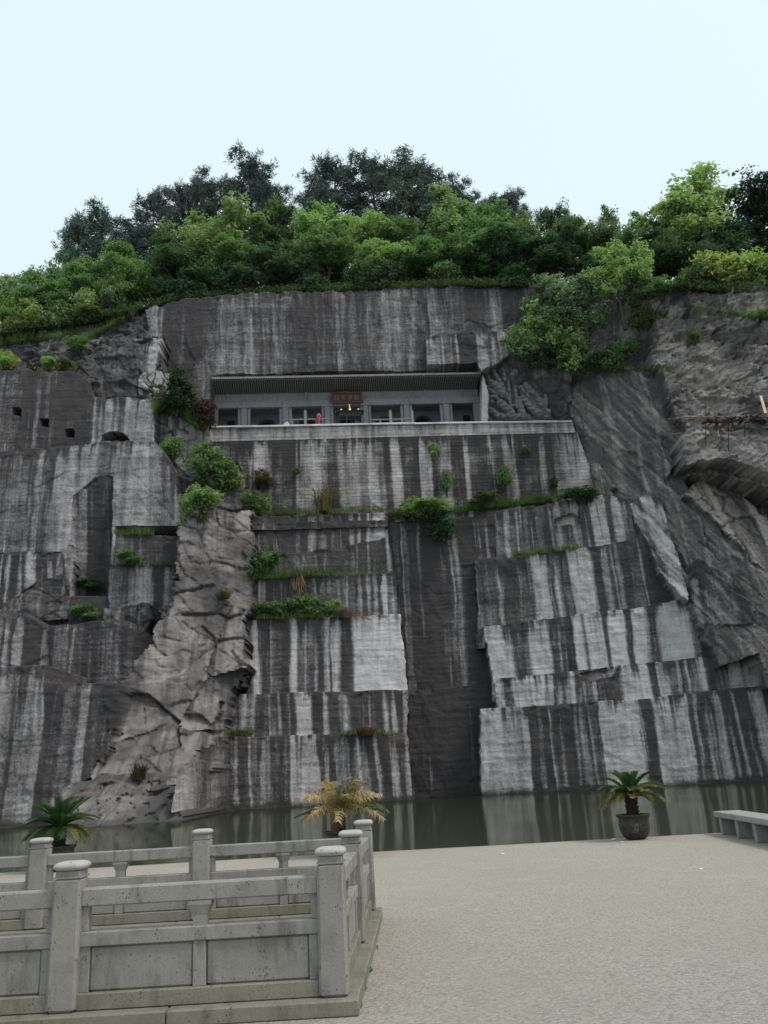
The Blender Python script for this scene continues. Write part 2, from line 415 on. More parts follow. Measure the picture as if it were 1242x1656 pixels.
# --- the recess for the hall
slab('rock_face', [(343, 609), (352, 604), (430, 605), (520, 600), (620, 600), (762, 598), (774, 606), (778, 615), (778, 720), (330, 722), (336, 660)], plane1(560, 650, 101.2, .08, 0), .05, cut=True, base=.6, jit=.18, pp=UC)
# --- left side, from the top down
slab('rock_face', [(-90, 640), (-90, 545), (0, 540), (60, 535), (150, 512), (210, 500), (262, 490), (266, 560), (262, 660), (-90, 680)], plane3((0, 560, 90), (240, 520, 92), (120, 620, 87.5)), .8, base=.72, nat=.75, warm=.0)
slab('rock_face', [(222, 560), (247, 548), (262, 540), (250, 600), (246, 620), (218, 590)], plane1(240, 580, 87.2, .1, .04), .15, prof=[(215, .6), (240, .2)], vref=580, nat=.15)
slab('rock_face', [(80, 606), (200, 548), (226, 556), (222, 640), (80, 650)], plane1(160, 600, 86.6, .1, .10), .45, base=.72, nat=.6)
LA = plane1(120, 690, 83.6, .10, .035)
slab('rock_face', [(-90, 600), (0, 598), (118, 600), (135, 606), (150, 642), (215, 642), (246, 645), (252, 724), (-90, 752)], LA, .05,
     prof=P5((-300, .5), (0, .6), (80, .78), (155, .5), (178, .72), (250, .92), (400, .75), (440, .3), (455, .6), (475, .25), (490, .7), (505, .3), (540, .62), (556, .35), (575, .6), (590, .28), (735, .4)), vref=690, nat=.05)
slab('rock_face', [(244, 652), (292, 655), (336, 690), (338, 740), (300, 800), (250, 800)], plane1(280, 720, 86.2, .08, .05), .35, prof=[(240, .55), (270, .25), (278, .6), (290, .3)], vref=680, nat=.4, warm=.25)
slab('rock_face', [(285, 690), (345, 690), (395, 770), (412, 836), (280, 850)], plane3((330, 700, 88.8), (400, 820, 86.5), (290, 830, 84.5)), .5, nat=.7, warm=.35)
# small square caves and the arched grotto
for (u0, v0, u1, v1) in ((19, 658, 34, 672), (64, 676, 80, 691), (104, 693, 121, 708)):
    slab('cave_hole', [(u0, v0 + 2), (u0 + 3, v0), (u1 - 4, v0), (u1, v0 + 4), (u1 - 1, v1), (u0 + 1, v1 - 1)], plane1(70, 680, 87.2, .10, 0), .05, cut=True, base=.95, jit=.08, pp=LA)
slab('grotto', [(163, 713), (165, 704), (173, 699), (186, 697), (199, 700), (207, 706), (210, 712)], plane1(186, 706, 89.5, .10, 0), .05, cut=True, base=.95, jit=.06, pp=LA)
LBP = plane1(100, 870, 81.6, .10, .04)
slab('rock_face', [(-90, 742), (60, 728), (165, 713), (252, 713), (272, 740), (285, 780), (292, 850), (186, 850), (190, 1015), (-90, 1015)], LBP, .10,
     prof=P5((-300, .5), (0, .55), (90, .5), (140, .7), (152, .3), (175, .6), (200, .65), (230, .35), (290, .25), (345, .4), (360, .3), (440, .5), (540, .35), (600, .25), (700, .4), (760, .5), (830, .3)), vref=860, nat=.2, facet=4)
slab('rock_face', [(-90, 735), (100, 722), (120, 770), (-90, 790)], plane1(40, 760, 81.9, .10, .03), .08, prof=P5((-300, .7), (0, .8), (90, .75), (180, .6), (230, .35), (350, .5)), vref=760, nat=.1)
slab('rock_face', [(118, 768), (150, 766), (182, 770), (180, 985), (172, 1015), (118, 1015)], plane1(150, 1000, 84.0, .25, -.13), .06, prof=[(100, .4), (143, .92), (190, .92)], vref=880, cut=True, jit=.15, pp=LBP)
slab('rock_face', [(-90, 893), (98, 892), (104, 900), (106, 995), (-90, 1000)], plane1(50, 940, 81.0, .10, .03), .05,
     prof=P5((-260, .8), (-200, .2), (-120, .8), (-60, .25), (0, .85), (20, .2), (40, .85), (75, .2), (92, .8), (115, .1), (165, .85), (220, .15), (252, .8), (272, .2)), vref=940, nat=.05)
slab('rock_face', [(60, 938), (104, 928), (112, 940), (112, 1000), (-90, 1015), (-90, 985), (0, 980)], plane1(50, 970, 80.7, .10, .03), .25, base=.45, nat=.5)
slab('rock_face', [(186, 862), (292, 868), (290, 930), (188, 915)], plane1(240, 890, 80.6, .12, .03), .08, prof=[(180, .4), (215, .6), (250, .55), (265, .8), (285, .5)], vref=890, nat=.2)
slab('rock_face', [(176, 912), (250, 912), (292, 920), (290, 1020), (176, 1020)], plane1(230, 960, 80.0, .12, .03), .06, prof=[(170, .5), (200, .4), (222, .25), (240, .6), (248, .8), (262, .4), (270, .6), (285, .5)], vref=960, nat=.1)
slab('rock_face', [(112, 965), (176, 962), (176, 1020), (112, 1020)], plane1(150, 990, 79.6, .12, .03), .06, base=.85, nat=.1)
slab('rock_face', [(165, 985), (240, 975), (250, 1000), (215, 1040), (165, 1040)], plane1(200, 1010, 78.4, .12, .06), .35, prof=[(160, .3), (190, .6), (205, .3), (225, .5)], vref=1000, nat=.4)
slab('rock_face', [(72, 1012), (160, 1003), (236, 1020), (262, 1050), (345, 1090), (300, 1118), (72, 1122)], plane1(150, 1060, 77.2, .12, .03), .05,
     prof=P5((200, .6), (228, .78), (258, .5), (300, .4), (325, .62), (400, .9), (425, .6), (440, .85), (470, .55), (545, .4), (560, .62), (600, .5), (625, .8), (700, .7), (760, .45)), vref=1050, nat=.05)
slab('rock_face', [(-90, 985), (0, 985), (40, 992), (75, 1012), (75, 1090), (-90, 1100)], plane1(40, 1040, 76.0, .12, .03), .08,
     prof=P5((-250, .3), (-150, .8), (-60, .3), (0, .7), (18, .25), (45, .7), (56, .25), (112, .85), (190, .4)), vref=1040, nat=.1)
# rough natural rock that runs down between the two quarried parts
slab('natural_rock', [(192, 1106), (232, 1050), (262, 1010), (282, 940), (286, 860), (300, 838), (345, 826), (408, 826), (410, 930), (400, 1010), (398, 1080), (372, 1130), (360, 1195), (345, 1250), (300, 1285), (110, 1285), (165, 1245), (186, 1170)],
     plane3((380, 850, 82.6), (372, 1180, 77.6), (150, 1265, 67.5)), .55, base=.46, nat=.72, warm=.06, jit=.8, facet=4.4)
slab('natural_rock', [(262, 985), (330, 955), (398, 990), (396, 1075), (350, 1095), (280, 1060)], plane3((330, 960, 80.2), (390, 1080, 77.8), (290, 1070, 76.6)), .4, base=.4, nat=.75, warm=.10, jit=.7, facet=3.8)
slab('natural_rock', [(196, 1108), (260, 1085), (345, 1092), (360, 1130), (340, 1180), (300, 1178), (255, 1150), (230, 1125)], plane3((260, 1090, 74.6), (340, 1170, 75.4), (220, 1120, 72.8)), .38, base=.36, nat=.75, warm=.12, jit=.6, facet=3.6)
slab('natural_rock', [(182, 1172), (220, 1160), (340, 1185), (350, 1240), (300, 1268), (140, 1268)], plane3((260, 1175, 72.6), (340, 1230, 73.0), (170, 1250, 67.2)), .45, base=.3, nat=.85, warm=.15, jit=.6, facet=3.2)
LE = plane1(60, 1338, 66.6, .14, .08)
slab('rock_face', [(-90, 1085), (0, 1078), (74, 1075), (76, 1104), (195, 1104), (187, 1170), (176, 1215), (158, 1250), (130, 1268), (140, 1360), (-90, 1375)], LE, .10,
     prof=P5((-300, .5), (-200, .75), (-100, .35), (0, .5), (40, .75), (108, .38), (150, .25), (190, .85), (228, .7), (280, .5), (308, .42), (335, .6), (362, .22), (408, .75), (440, .55), (455, .75), (490, .5), (505, .9)), vref=1190, nat=.12, facet=4)
slab('natural_rock', [(92, 1276), (130, 1262), (165, 1250), (240, 1252), (292, 1258), (298, 1290), (294, 1335), (280, 1348), (200, 1350), (120, 1352), (86, 1352)], plane3((200, 1262, 65.6), (200, 1338, 60.6), (290, 1300, 64.6)), .75, base=.62, nat=.9, warm=.08, jit=.8, facet=1.9)
slab('rock_face', [(284, 1258), (318, 1228), (360, 1185), (374, 1185), (378, 1345), (284, 1365)], plane3((372, 1250, 79.6), (300, 1300, 65.4), (372, 1315, 79.2)), .05,
     prof=[(285, .3), (303, .85), (307, .25), (318, .65), (322, .3), (332, .75), (338, .35), (345, .8), (352, .3), (357, .8), (362, .35), (367, .8)], vref=1290, nat=.05)
# --- middle: benches left of the recess (bottom to top)
def lc(d, sz=.03): return plane1(670, 1293, 82.4 + d, .2, sz)
slab('rock_face', [(366, 1192), (560, 1187), (656, 1185), (664, 1240), (674, 1340), (350, 1350)], lc(0), .04,
     prof=P7((0, .7), (60, .8), (100, .62), (150, .5), (175, .65), (195, .45), (232, .62), (265, .9), (312, .2), (330, .25), (455, .75), (470, .6), (490, .8), (520, .45), (562, .62), (600, .5), (660, .88), (700, .4), (722, .9), (773, .35), (800, .85), (830, .4), (850, .65), (862, .35)), vref=1240, nat=.03)
slab('rock_face', [(374, 1122), (400, 1122), (660, 1115), (660, 1210), (366, 1215)], lc(1.0), .04,
     prof=P7((0, .6), (60, .65), (80, .15), (106, .55), (130, .35), (140, .7), (205, .6), (250, .4), (270, .8), (300, .5), (312, .7), (340, .2), (422, .85), (470, .3), (490, .8), (540, .6), (556, .25), (585, .8), (640, .4), (655, .75), (738, .25), (758, .7), (778, .3), (800, .65), (830, .4)), vref=1150, nat=.03)
slab('rock_face', [(400, 1004), (420, 1000), (560, 997), (648, 993), (652, 1050), (660, 1140), (396, 1145), (400, 1070)], lc(2.0), .04,
     prof=P7((100, .7), (135, .2), (158, .85), (215, .7), (240, .85), (314, .12), (346, .72), (395, .8), (428, .5), (445, .85), (480, .25), (490, .88), (508, .15), (534, .9), (598, .04), (640, .1), (690, .15), (705, .3), (715, .05), (755, .25), (768, .05)), vref=1050, nat=.02, add=-.10)
slab('rock_face', [(408, 938), (470, 932), (640, 926), (642, 960), (648, 1030), (404, 1035)], lc(3.6), .05,
     prof=P7((140, .6), (220, .75), (330, .55), (360, .7), (420, .5), (440, .7), (520, .55), (560, .7), (620, .35), (635, .75), (665, .55), (680, .4), (705, .75), (722, .2), (745, .65), (765, .4), (780, .65)), vref=960, nat=.05)
slab('rock_face', [(448, 896), (520, 888), (560, 882), (600, 874), (628, 866), (634, 930), (640, 960), (408, 965), (410, 930)], lc(4.4), .06,
     prof=P7((140, .7), (400, .75), (560, .7), (590, .5), (620, .85), (720, .8), (745, .25)), vref=905, nat=.1, warm=.15)
slab('rock_face', [(408, 836), (500, 832), (627, 828), (629, 870), (634, 900), (634, 930), (408, 945)], lc(5.3), .04,
     prof=P7((100, .7), (165, .3), (175, .75), (215, .6), (230, .9), (390, .4), (420, .6), (450, .5), (470, .8), (488, .5), (500, .8), (572, .15), (590, .85), (608, .2), (620, .8), (652, .12), (700, .08)), vref=850, nat=.03)
slab('rock_face', [(404, 846), (628, 840), (628, 851), (404, 858)], lc(5.05), .03, base=.8, jit=.1)
# --- the tall recess
slab('recess_face', [(622, 845), (700, 838), (800, 832), (800, 1140), (800, 1330), (660, 1330)], plane1(720, 1290, 88.4, .05, .02), .05,
     prof=P7((740, .8), (790, .65), (830, .5), (862, .9), (905, .8), (925, .92), (1000, .7), (1040, .6), (1070, .35), (1092, .75), (1140, .9), (1170, .8)), vref=960, nat=.03, add=.08)
slab('recess_face', [(655, 1118), (700, 1113), (800, 1106), (800, 1340), (655, 1340)], plane1(720, 1290, 87.6, .05, .02), .05, base=.95, nat=.05, jit=.1, add=.2)
# --- right hand benches (bottom to top)
def rb(d, sz=.03): return plane1(780, 1286, 84.6 + d, -.17, sz)
slab('rock_face', [(777, 1147), (830, 1143), (960, 1136), (1060, 1128), (1140, 1118), (1242, 1108), (1340, 1098), (1340, 1310), (779, 1330)], rb(0), .04,
     prof=P8((80, .2), (190, .28), (282, .85), (320, .6), (345, .85), (375, .55), (390, .85), (410, .65), (425, .88), (498, .45), (525, .82), (572, .2), (600, .15), (742, .9), (800, .25), (935, .85), (960, .4), (972, .85), (1005, .45), (1018, .82), (1050, .35), (1072, .85), (1092, .5), (1102, .88), (1125, .45), (1140, .85), (1205, .35), (1260, .8), (1330, .3), (1400, .8)), vref=1190, nat=.03)
slab('rock_face', [(800, 1104), (810, 1097), (930, 1084), (1060, 1070), (1170, 1060), (1226, 1053), (1234, 1100), (1234, 1140), (805, 1180)], rb(.9), .04,
     prof=P8((130, .25), (180, .7), (215, .15), (255, .12), (378, .8), (398, .35), (412, .8), (436, .2), (470, .8), (560, .72), (600, .8), (660, .1), (780, .88), (808, .1), (850, .7), (872, .3), (890, .75), (917, .2), (930, .8), (943, .2), (957, .6), (965, .4), (982, .15), (1004, .8), (1048, .35), (1060, .72), (1100, .35), (1180, .45)), vref=1110, nat=.03, add=-.06)
slab('rock_face', [(782, 1014), (850, 1004), (960, 990), (1030, 982), (1112, 968), (1128, 1010), (1160, 1075), (1140, 1100), (798, 1135), (796, 1090)], rb(1.9), .04,
     prof=P8((100, .08), (185, .3), (195, .08), (212, .85), (260, .7), (282, .1), (340, .25), (352, .1), (368, .85), (420, .65), (432, .9), (462, .1), (500, .7), (516, .1), (590, .75), (608, .1), (676, .85), (706, .15), (760, .4), (772, .75), (805, .25), (860, .2), (945, .6), (975, .7), (1040, .5)), vref=1045, nat=.03, add=-.08)
slab('rock_face', [(768, 905), (850, 898), (905, 890), (960, 884), (1010, 874), (1036, 862), (1060, 900), (1100, 962), (1112, 985), (1000, 1020), (770, 1050), (773, 980)], rb(3.2), .05,
     prof=P8((60, .7), (160, .6), (180, .75), (235, .6), (298, .15), (365, .85), (388, .2), (410, .68), (455, .15), (545, .88), (580, .45), (610, .72), (640, .5), (660, .75), (700, .65), (760, .85)), vref=945, nat=.04)
slab('rock_face', [(768, 830), (830, 822), (900, 812), (975, 798), (1020, 806), (1040, 830), (1045, 880), (900, 920), (770, 935)], rb(4.6), .05,
     prof=P8((60, .65), (188, .2), (206, .68), (300, .55), (330, .68), (385, .3), (418, .6), (485, .75), (540, .25), (606, .68), (632, .25), (672, .6)), vref=850, nat=.08)
slab('rock_face', [(897, 842), (930, 834), (940, 842), (935, 852), (898, 854)], rb(5.2), .3, cut=True, base=.1, warm=.5, nat=.5, jit=.6)
slab('rock_face', [(930, 1090), (972, 1082), (1005, 1078), (988, 1096), (952, 1102)], rb(1.7), .3, cut=True, base=.15, warm=.5, nat=.5, jit=.6)
# --- masonry retaining wall under the terrace, and its parapet band
TS = .08
RW = plane1(640, 760, 89.6, TS, .03)
slab('wall_face', [(300, 705), (600, 700), (932, 694), (970, 800), (1000, 880), (380, 900)], RW, .03,
     prof=[(300, .5), (375, .65), (385, .2), (392, .6), (410, .15), (425, .25), (440, .65), (470, .75), (478, .25), (505, .15), (520, .4), (530, .65), (548, .2), (580, .35), (595, .1), (612, .45), (622, .7), (633, .15), (650, .72), (678, .15), (698, .7), (712, .25), (730, .7), (752, .2), (760, .72), (790, .6), (815, .3), (835, .65), (875, .35), (885, .65), (898, .35), (915, .2)], vref=760, warm=.12, jit=.06, obj='retaining_wall', nat=.02, drip=1.3)
PP = plane1(640, 690, 89.75, TS, 0)
slab('parapet', [(329, 692), (620, 686), (926, 682), (932, 704), (620, 708), (324, 714)], PP, 0.0, prof=[(300, .05), (500, .2), (505, .05), (590, .0), (602, .3), (606, .05), (880, .3), (890, .1), (910, .0)], vref=695, base=.1, jit=.0, obj='retaining_wall', nat=0, drip=.3)
slab('coping', [(328, 689), (620, 683.5), (926, 679.5), (926, 682.5), (620, 686.5), (328, 692)], plane1(640, 690, 89.55, TS, 0), 0.0, base=-.1, jit=.0, obj='retaining_wall', nat=0, drip=0)
# --- right: the tilted dark wall, the pale folded wedge, the overhang and the hollow below it
RB = plane3((930, 690, 93.4), (1100, 650, 86.6), (1170, 1060, 80.6))
slab('tilted_face', [(903, 602), (960, 598), (1060, 594), (1098, 596), (1116, 690), (1106, 760), (1120, 800), (1170, 850), (1242, 928), (1340, 1000), (1340, 1112), (1240, 1112), (1226, 1056), (1165, 1078), (1130, 1010), (1110, 968), (1060, 880), (1035, 830), (1020, 806), (968, 800), (930, 690)], RB, .46,
     prof=[(900, .5), (935, .75), (950, .7), (985, .75), (1000, .55), (1012, .75), (1040, .7), (1062, .62), (1075, .75), (1110, .65), (1140, .72), (1170, .5), (1200, .45), (1242, .5)], vref=760, nat=.62, warm=.42, facet=1.7, lin=(24, 7), add=-.10)
slab('tilted_face', [(1020, 812), (1045, 800), (1066, 808), (1078, 840), (1092, 890), (1105, 930), (1118, 972), (1100, 966), (1070, 925), (1048, 880), (1028, 845)], plane3((1045, 810, 86.3), (1105, 950, 82.0), (1030, 840, 86.1)), .18, prof=[(1010, .5), (1040, .3), (1056, .6), (1064, .2), (1085, .35), (1100, .6)], vref=880, nat=.2, facet=1.2, lin=(22, 7))
slab('tilted_face', [(1115, 975), (1165, 1075), (1226, 1056), (1238, 1112), (1290, 1105), (1242, 1010), (1180, 930), (1130, 900)], plane3((1120, 960, 82), (1230, 1090, 80.0), (1240, 1000, 78.6)), .4, prof=[(1100, .7), (1130, .45), (1145, .7), (1160, .4), (1200, .55), (1225, .35)], vref=1040, nat=.4, warm=.1, facet=1.6, lin=(30, 6))
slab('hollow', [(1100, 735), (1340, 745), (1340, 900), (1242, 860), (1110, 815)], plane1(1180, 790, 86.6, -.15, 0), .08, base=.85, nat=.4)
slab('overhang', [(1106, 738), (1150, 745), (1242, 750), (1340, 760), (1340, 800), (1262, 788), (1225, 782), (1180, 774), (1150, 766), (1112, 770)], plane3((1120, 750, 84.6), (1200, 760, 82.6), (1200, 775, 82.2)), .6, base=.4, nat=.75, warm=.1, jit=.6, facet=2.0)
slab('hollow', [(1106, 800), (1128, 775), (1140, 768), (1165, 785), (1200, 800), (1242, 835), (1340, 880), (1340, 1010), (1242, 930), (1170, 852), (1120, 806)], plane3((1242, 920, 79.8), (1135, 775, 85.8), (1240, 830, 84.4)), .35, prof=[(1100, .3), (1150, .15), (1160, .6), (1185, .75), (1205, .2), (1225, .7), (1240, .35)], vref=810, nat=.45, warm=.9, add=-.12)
slab('overhang', [(1052, 570), (1062, 480), (1100, 458), (1160, 462), (1340, 466), (1340, 745), (1242, 735), (1150, 730), (1110, 715), (1104, 690), (1080, 640)], plane3((1170, 690, 82.6), (1120, 500, 86.4), (1240, 600, 81.6)), .7, base=.42, nat=.8, warm=.5, jit=.6, facet=1.7)
slab('overhang', [(1190, 525), (1240, 520), (1340, 530), (1340, 700), (1180, 690), (1165, 600)], plane3((1200, 680, 81.8), (1200, 540, 84.4), (1240, 600, 81.4)), .5, prof=[(1150, .5), (1178, .2), (1190, .6), (1215, .25), (1240, .5), (1290, .3)], vref=620, nat=.6, warm=.45, facet=2.6)
slab('overhang', [(1104, 700), (1150, 690), (1242, 695), (1340, 700), (1340, 785), (1242, 760), (1215, 752), (1160, 742), (1108, 748)], plane3((1120, 700, 82.6), (1200, 700, 81.0), (1200, 758, 79.8)), .7, base=.10, nat=.75, warm=.3, jit=.6, facet=2.0, add=-.1)

# ---- relief on the faces
NS = len(SLABS)
rid = RID.copy()
ok = rid >= 0
g_r = np.array([s['rough'] for s in SLABS] + [0]); g_f = np.array([s['facet'] for s in SLABS] + [3])
R_ = g_r[rid]; F_ = g_f[rid]
g_a = np.array([(s['lin'][0] if s['lin'] else 0.) for s in SLABS] + [0.]); g_s = np.array([(s['lin'][1] if s['lin'] else 1.) for s in SLABS] + [1.])
A_ = np.radians(g_a[rid]); S_ = g_s[rid]
wx, wz = XX + .7 * JX + .08 * XF, ZZ + .7 * JZ + .08 * ZF
fx = wx * np.cos(A_) + wz * np.sin(A_); fz = (-wx * np.sin(A_) + wz * np.cos(A_)) / S_          # across / along the lineation
isl = S_ > 1.01
h1, e1 = worley((fx + np.where(isl, 0, .4) * fz) / F_, fz / F_ * 1.3, 0)
h2, e2 = worley(fx / (F_ * .36) + 31, fz / (F_ * .33) + 11, 2)
h3, e3 = worley(fx / (F_ * .13) + 7, fz / (F_ * .12) + 3, 4)
n3 = fbm(fx * .9, fz * 1.1, 5, 3) - .5
rdg = 1 - 2 * np.abs(fbm(fx * .55 + 4, fz * .8, 5, 6) - .5)
crack = np.clip(1 - e1 / np.where(isl, .05, .08), 0, 1) * (vnoise(XX * .3, ZZ * .3, 4) > .5)
crack2 = np.clip(1 - e2 / .10, 0, 1) * (vnoise(XX * .5 + 9, ZZ * .5, 2) > .55)
disp = R_ * (1.25 * h1 + .62 * h2 + .24 * h3 + .22 * n3 + .12 * (rdg - .8)) - R_ * (.5 * crack + .25 * crack2)
chis = (fbm(XX * .35, ZZ * 4.5, 3, 6) - .5) * .10 + (fbm(XX * 1.1, ZZ * .55, 4, 7) - .5) * .30
mas = np.array([0 if s['obj'] != 'cliff' else 1 for s in SLABS] + [0])[rid]
dt0 = np.zeros(XX.shape)
for r in range(len(GZ) - 2, -1, -1):
    dt0[r] = np.where(rid[r] == rid[r + 1], dt0[r + 1] + STEP, 0)
chip = np.clip((fbm(XX * 1.1, ZZ * .9, 3, 3) - .52) * 6, 0, 1) * np.clip(1 - dt0 / (.25 + .9 * vnoise(XX * .5, ZZ * .1, 5)), 0, 1)
YY = np.where(ok, YY + chip * .35 * mas - disp - chis * mas * np.where(R_ > .0, 1, .3), YY)

# ---- water stains and painted crevice darkening (colour of the stone, one value per vertex)
dtop = np.zeros(XX.shape)
for r in range(len(GZ) - 2, -1, -1):
    same = rid[r] == rid[r + 1]
    dtop[r] = np.where(same, dtop[r + 1] + STEP, 0)
stain = np.zeros(XX.shape); warm = np.zeros(XX.shape); nat = np.zeros(XX.shape)
wob = (fbm(XX * .25, ZZ * .10, 3, 2) - .5) * .9 + (fbm(XX * 1.5, ZZ * .5, 3, 4) - .5) * .22
drn = fbm(XX * 2.6, ZZ * .05 + 3, 3, 1); drl = 0.4 + 3.2 * vnoise(XX * 1.9, 0 * ZZ + 5, 3) ** 2
for k, s in enumerate(SLABS):
    m = rid == k
    if not m.any(): continue
    x = XX[m] + wob[m] * (.9 if s['obj'] == 'cliff' else .35)
    if s['prof']:
        xs = []; vs = []
        for i, (px, v) in enumerate(s['prof']):
            e = .05 + .28 * random.random() * min(1, abs(v - s['prof'][i - 1][1]) + .2)
            if i: xs.append(px - e); vs.append(s['prof'][i - 1][1])
            xs.append(px + e); vs.append(v)
        xs = np.maximum.accumulate(np.array(xs)); st = np.interp(x, xs, vs)
    else:
        st = s['base'] + (fbm(x * .8, ZZ[m] * .09, 4, k) - .5) * .9
    cf = .60 + .85 * fbm(XX[m] * .33 + k, ZZ[m] * .20, 4, k)
    st = .52 + (st - .52) * np.clip(cf, .3, 1.15) if s['obj'] == 'cliff' else st
    st = st + (fbm(XX[m] * .16 + k, ZZ[m] * 1.7, 4, k + 2) - .5) * .26
    d = dtop[m]
    drp = np.clip((drn[m] - .50) * 6, 0, 1) * np.clip(1.1 - d / drl[m], 0, 1)
    st = st + s['drip'] * (.55 * drp + .22 * np.exp(-d / .35))
    # streaks thin out and break up on the way down
    st = st + (fbm(x * 1.7, ZZ[m] * .12, 4, k + 3) - .5) * .30
    st = st + np.clip((fbm(x * 3.4, ZZ[m] * .05 + k, 3, k + 1) - .60) * 5, 0, .55) * s['drip'] * .5 * np.clip(1.3 - d / (2 + 5 * vnoise(x * .9, 0 * x + k, 2)), 0, 1)
    st = st - np.clip((fbm(x * 3.0 + 40, ZZ[m] * .04 + k, 3, k + 2) - .66) * 5, 0, .30) * (st > .5) * s['drip']
    if s['rough'] > .4 and not s['lin']: st = st + (fbm(XX[m] * .35, ZZ[m] * .35, 5, k) - .5) * 1.3
    if s['lin'] and s['lin'][0]: st = st + (fbm(fx[m] * 7, fz[m] * .8, 3, k + 2) - .5) * .55
    if s['lin']: st = st + (fbm(fx[m] * 2.4, fz[m] * .9, 4, k) - .5) * (.75 if s['lin'][0] else .3)
    if s['obj'] == 'cliff' and s['name'] == 'rock_face' and XX[m].mean() < -20: st = st + .07
    if s['name'] == 'wall_face': st = st + .10 + (fbm(x * .5, ZZ[m] * .5, 4, 3) - .5) * .5
    if s['name'] == 'parapet': st = st + .22
    st = .17 + .80 * st + s['add']
    stain[m] = st; warm[m] = s['warm']; nat[m] = s['nat']
nat = np.clip(nat + (fbm(XX * .35, ZZ * .35, 4, 5) - .5) * .5 * (nat > .08), 0, 1)
stain = np.clip(stain, -.1, 1.1) + .35 * crack * (R_ > .2)  # cracks darkened in colour on top of their natural occlusion
# damp dark foot just above the water
foot = np.clip(1 - (ZZ + .5) / (.35 + .5 * vnoise(XX * .6, ZZ * 0, 2)), 0, 1); stain = np.clip(stain + .45 * foot * (ZZ > -1.6), 0, 1.2)

# ---- split the sheet into its faces
nz, nx = XX.shape
idx = np.arange(nz * nx).reshape(nz, nx)
A, Bq, Cq, Dq = idx[:-1, :-1], idx[:-1, 1:], idx[1:, 1:], idx[1:, :-1]
okq = ok[:-1, :-1] & ok[:-1, 1:] & ok[1:, 1:] & ok[1:, :-1]
# a quad belongs to the rearmost face it touches at the bottom edge, so ledges go with the bench below
qid = rid[:-1, :-1]
VV = np.stack([(XX + DX).ravel(), YY.ravel(), (ZZ + DZ).ravel()], 1)
CC = np.stack([stain.ravel(), nat.ravel(), warm.ravel(), np.ones(nz * nx)], 1).astype(np.float32)
cliff = empty('cliff'); tag(cliff, kind='structure', label='tall grey quarried cliff with stepped faces and black water streaks')
retw = empty('retaining_wall', (0, 0, 0)); tag(retw, 'long grey stone block wall carrying the terrace below the rock-cut hall', 'retaining wall')
for k, s in enumerate(SLABS):
    m = okq & (qid == k)
    if m.sum() < 4: continue
    F = np.stack([A[m], Bq[m], Cq[m], Dq[m]], 1)
    u, inv = np.unique(F.ravel(), return_inverse=True)
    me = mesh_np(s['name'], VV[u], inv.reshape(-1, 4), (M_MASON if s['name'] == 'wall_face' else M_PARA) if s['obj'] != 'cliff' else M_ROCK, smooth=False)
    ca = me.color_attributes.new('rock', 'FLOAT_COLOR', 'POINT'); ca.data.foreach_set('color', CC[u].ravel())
    o = bpy.data.objects.new(s['name'], me); link(o, retw if s['obj'] != 'cliff' else cliff)

def hit(u, v, y0=45.0, y1=101.0):
    """first point of the cliff along the line of sight of a photo pixel"""
    d = ray(u, v); ys = np.arange(y0, y1, .05); X = d[0] / d[1] * ys; Z = CAMZ + d[2] / d[1] * ys
    ix = np.clip(((X - GX[0]) / STEP).astype(int), 0, nx - 1); iz = np.clip(((Z - GZ[0]) / STEP).astype(int), 0, nz - 1)
    h = np.where(ok[iz, ix] & (ys >= YY[iz, ix]))[0]
    i = h[0] if len(h) else len(ys) - 1
    return np.array([X[i], ys[i], Z[i]])

# ------------------------------------------------------------------ hill above the cliff
TOP = [(-90, 545, 89), (0, 540, 89), (150, 512, 91), (262, 491, 92.5), (300, 482, 93.5), (560, 471, 94), (845, 458, 94.5), (900, 470, 93), (1000, 470, 90), (1060, 475, 87.5), (1100, 462, 86), (1240, 468, 84), (1340, 470, 83)]
TW = np.array([atY(*t) for t in TOP])
def htop(X): return np.interp(X, TW[:, 0], TW[:, 2])
def hface(X): return np.interp(X, TW[:, 0], TW[:, 1])
def hslope(X): return np.interp(X, [-60, -42, -25, -5, 10, 25, 45, 60], [.12, .22, .66, .90, .86, .55, .55, .55])
def hillz(X, Y):
    d = np.maximum(Y - hface(X), 0)
    return htop(X) - .35 + hslope(X) * d * (1 - d / 160) + 1.2 * (fbm(np.asarray(X) * .12, np.asarray(Y) * .12, 3, 2) - .5)
hx = np.arange(-75, 80, 1.0); ht = np.linspace(-.35, 60, 50)
HX, HT = np.meshgrid(hx, ht); HY = hface(HX) + HT * (1 + .0 * HX); HZ = hillz(HX, HY)
n1, n2 = HX.shape; ii = np.arange(n1 * n2).reshape(n1, n2)
F = np.stack([ii[:-1, :-1].ravel(), ii[:-1, 1:].ravel(), ii[1:, 1:].ravel(), ii[1:, :-1].ravel()], 1)
hill = bpy.data.objects.new('hill', mesh_np('hill', np.stack([HX.ravel(), HY.ravel(), HZ.ravel()], 1), F, M_SOIL, smooth=True)); link(hill)
tag(hill, 'wooded hilltop above the cliff', kind='structure')

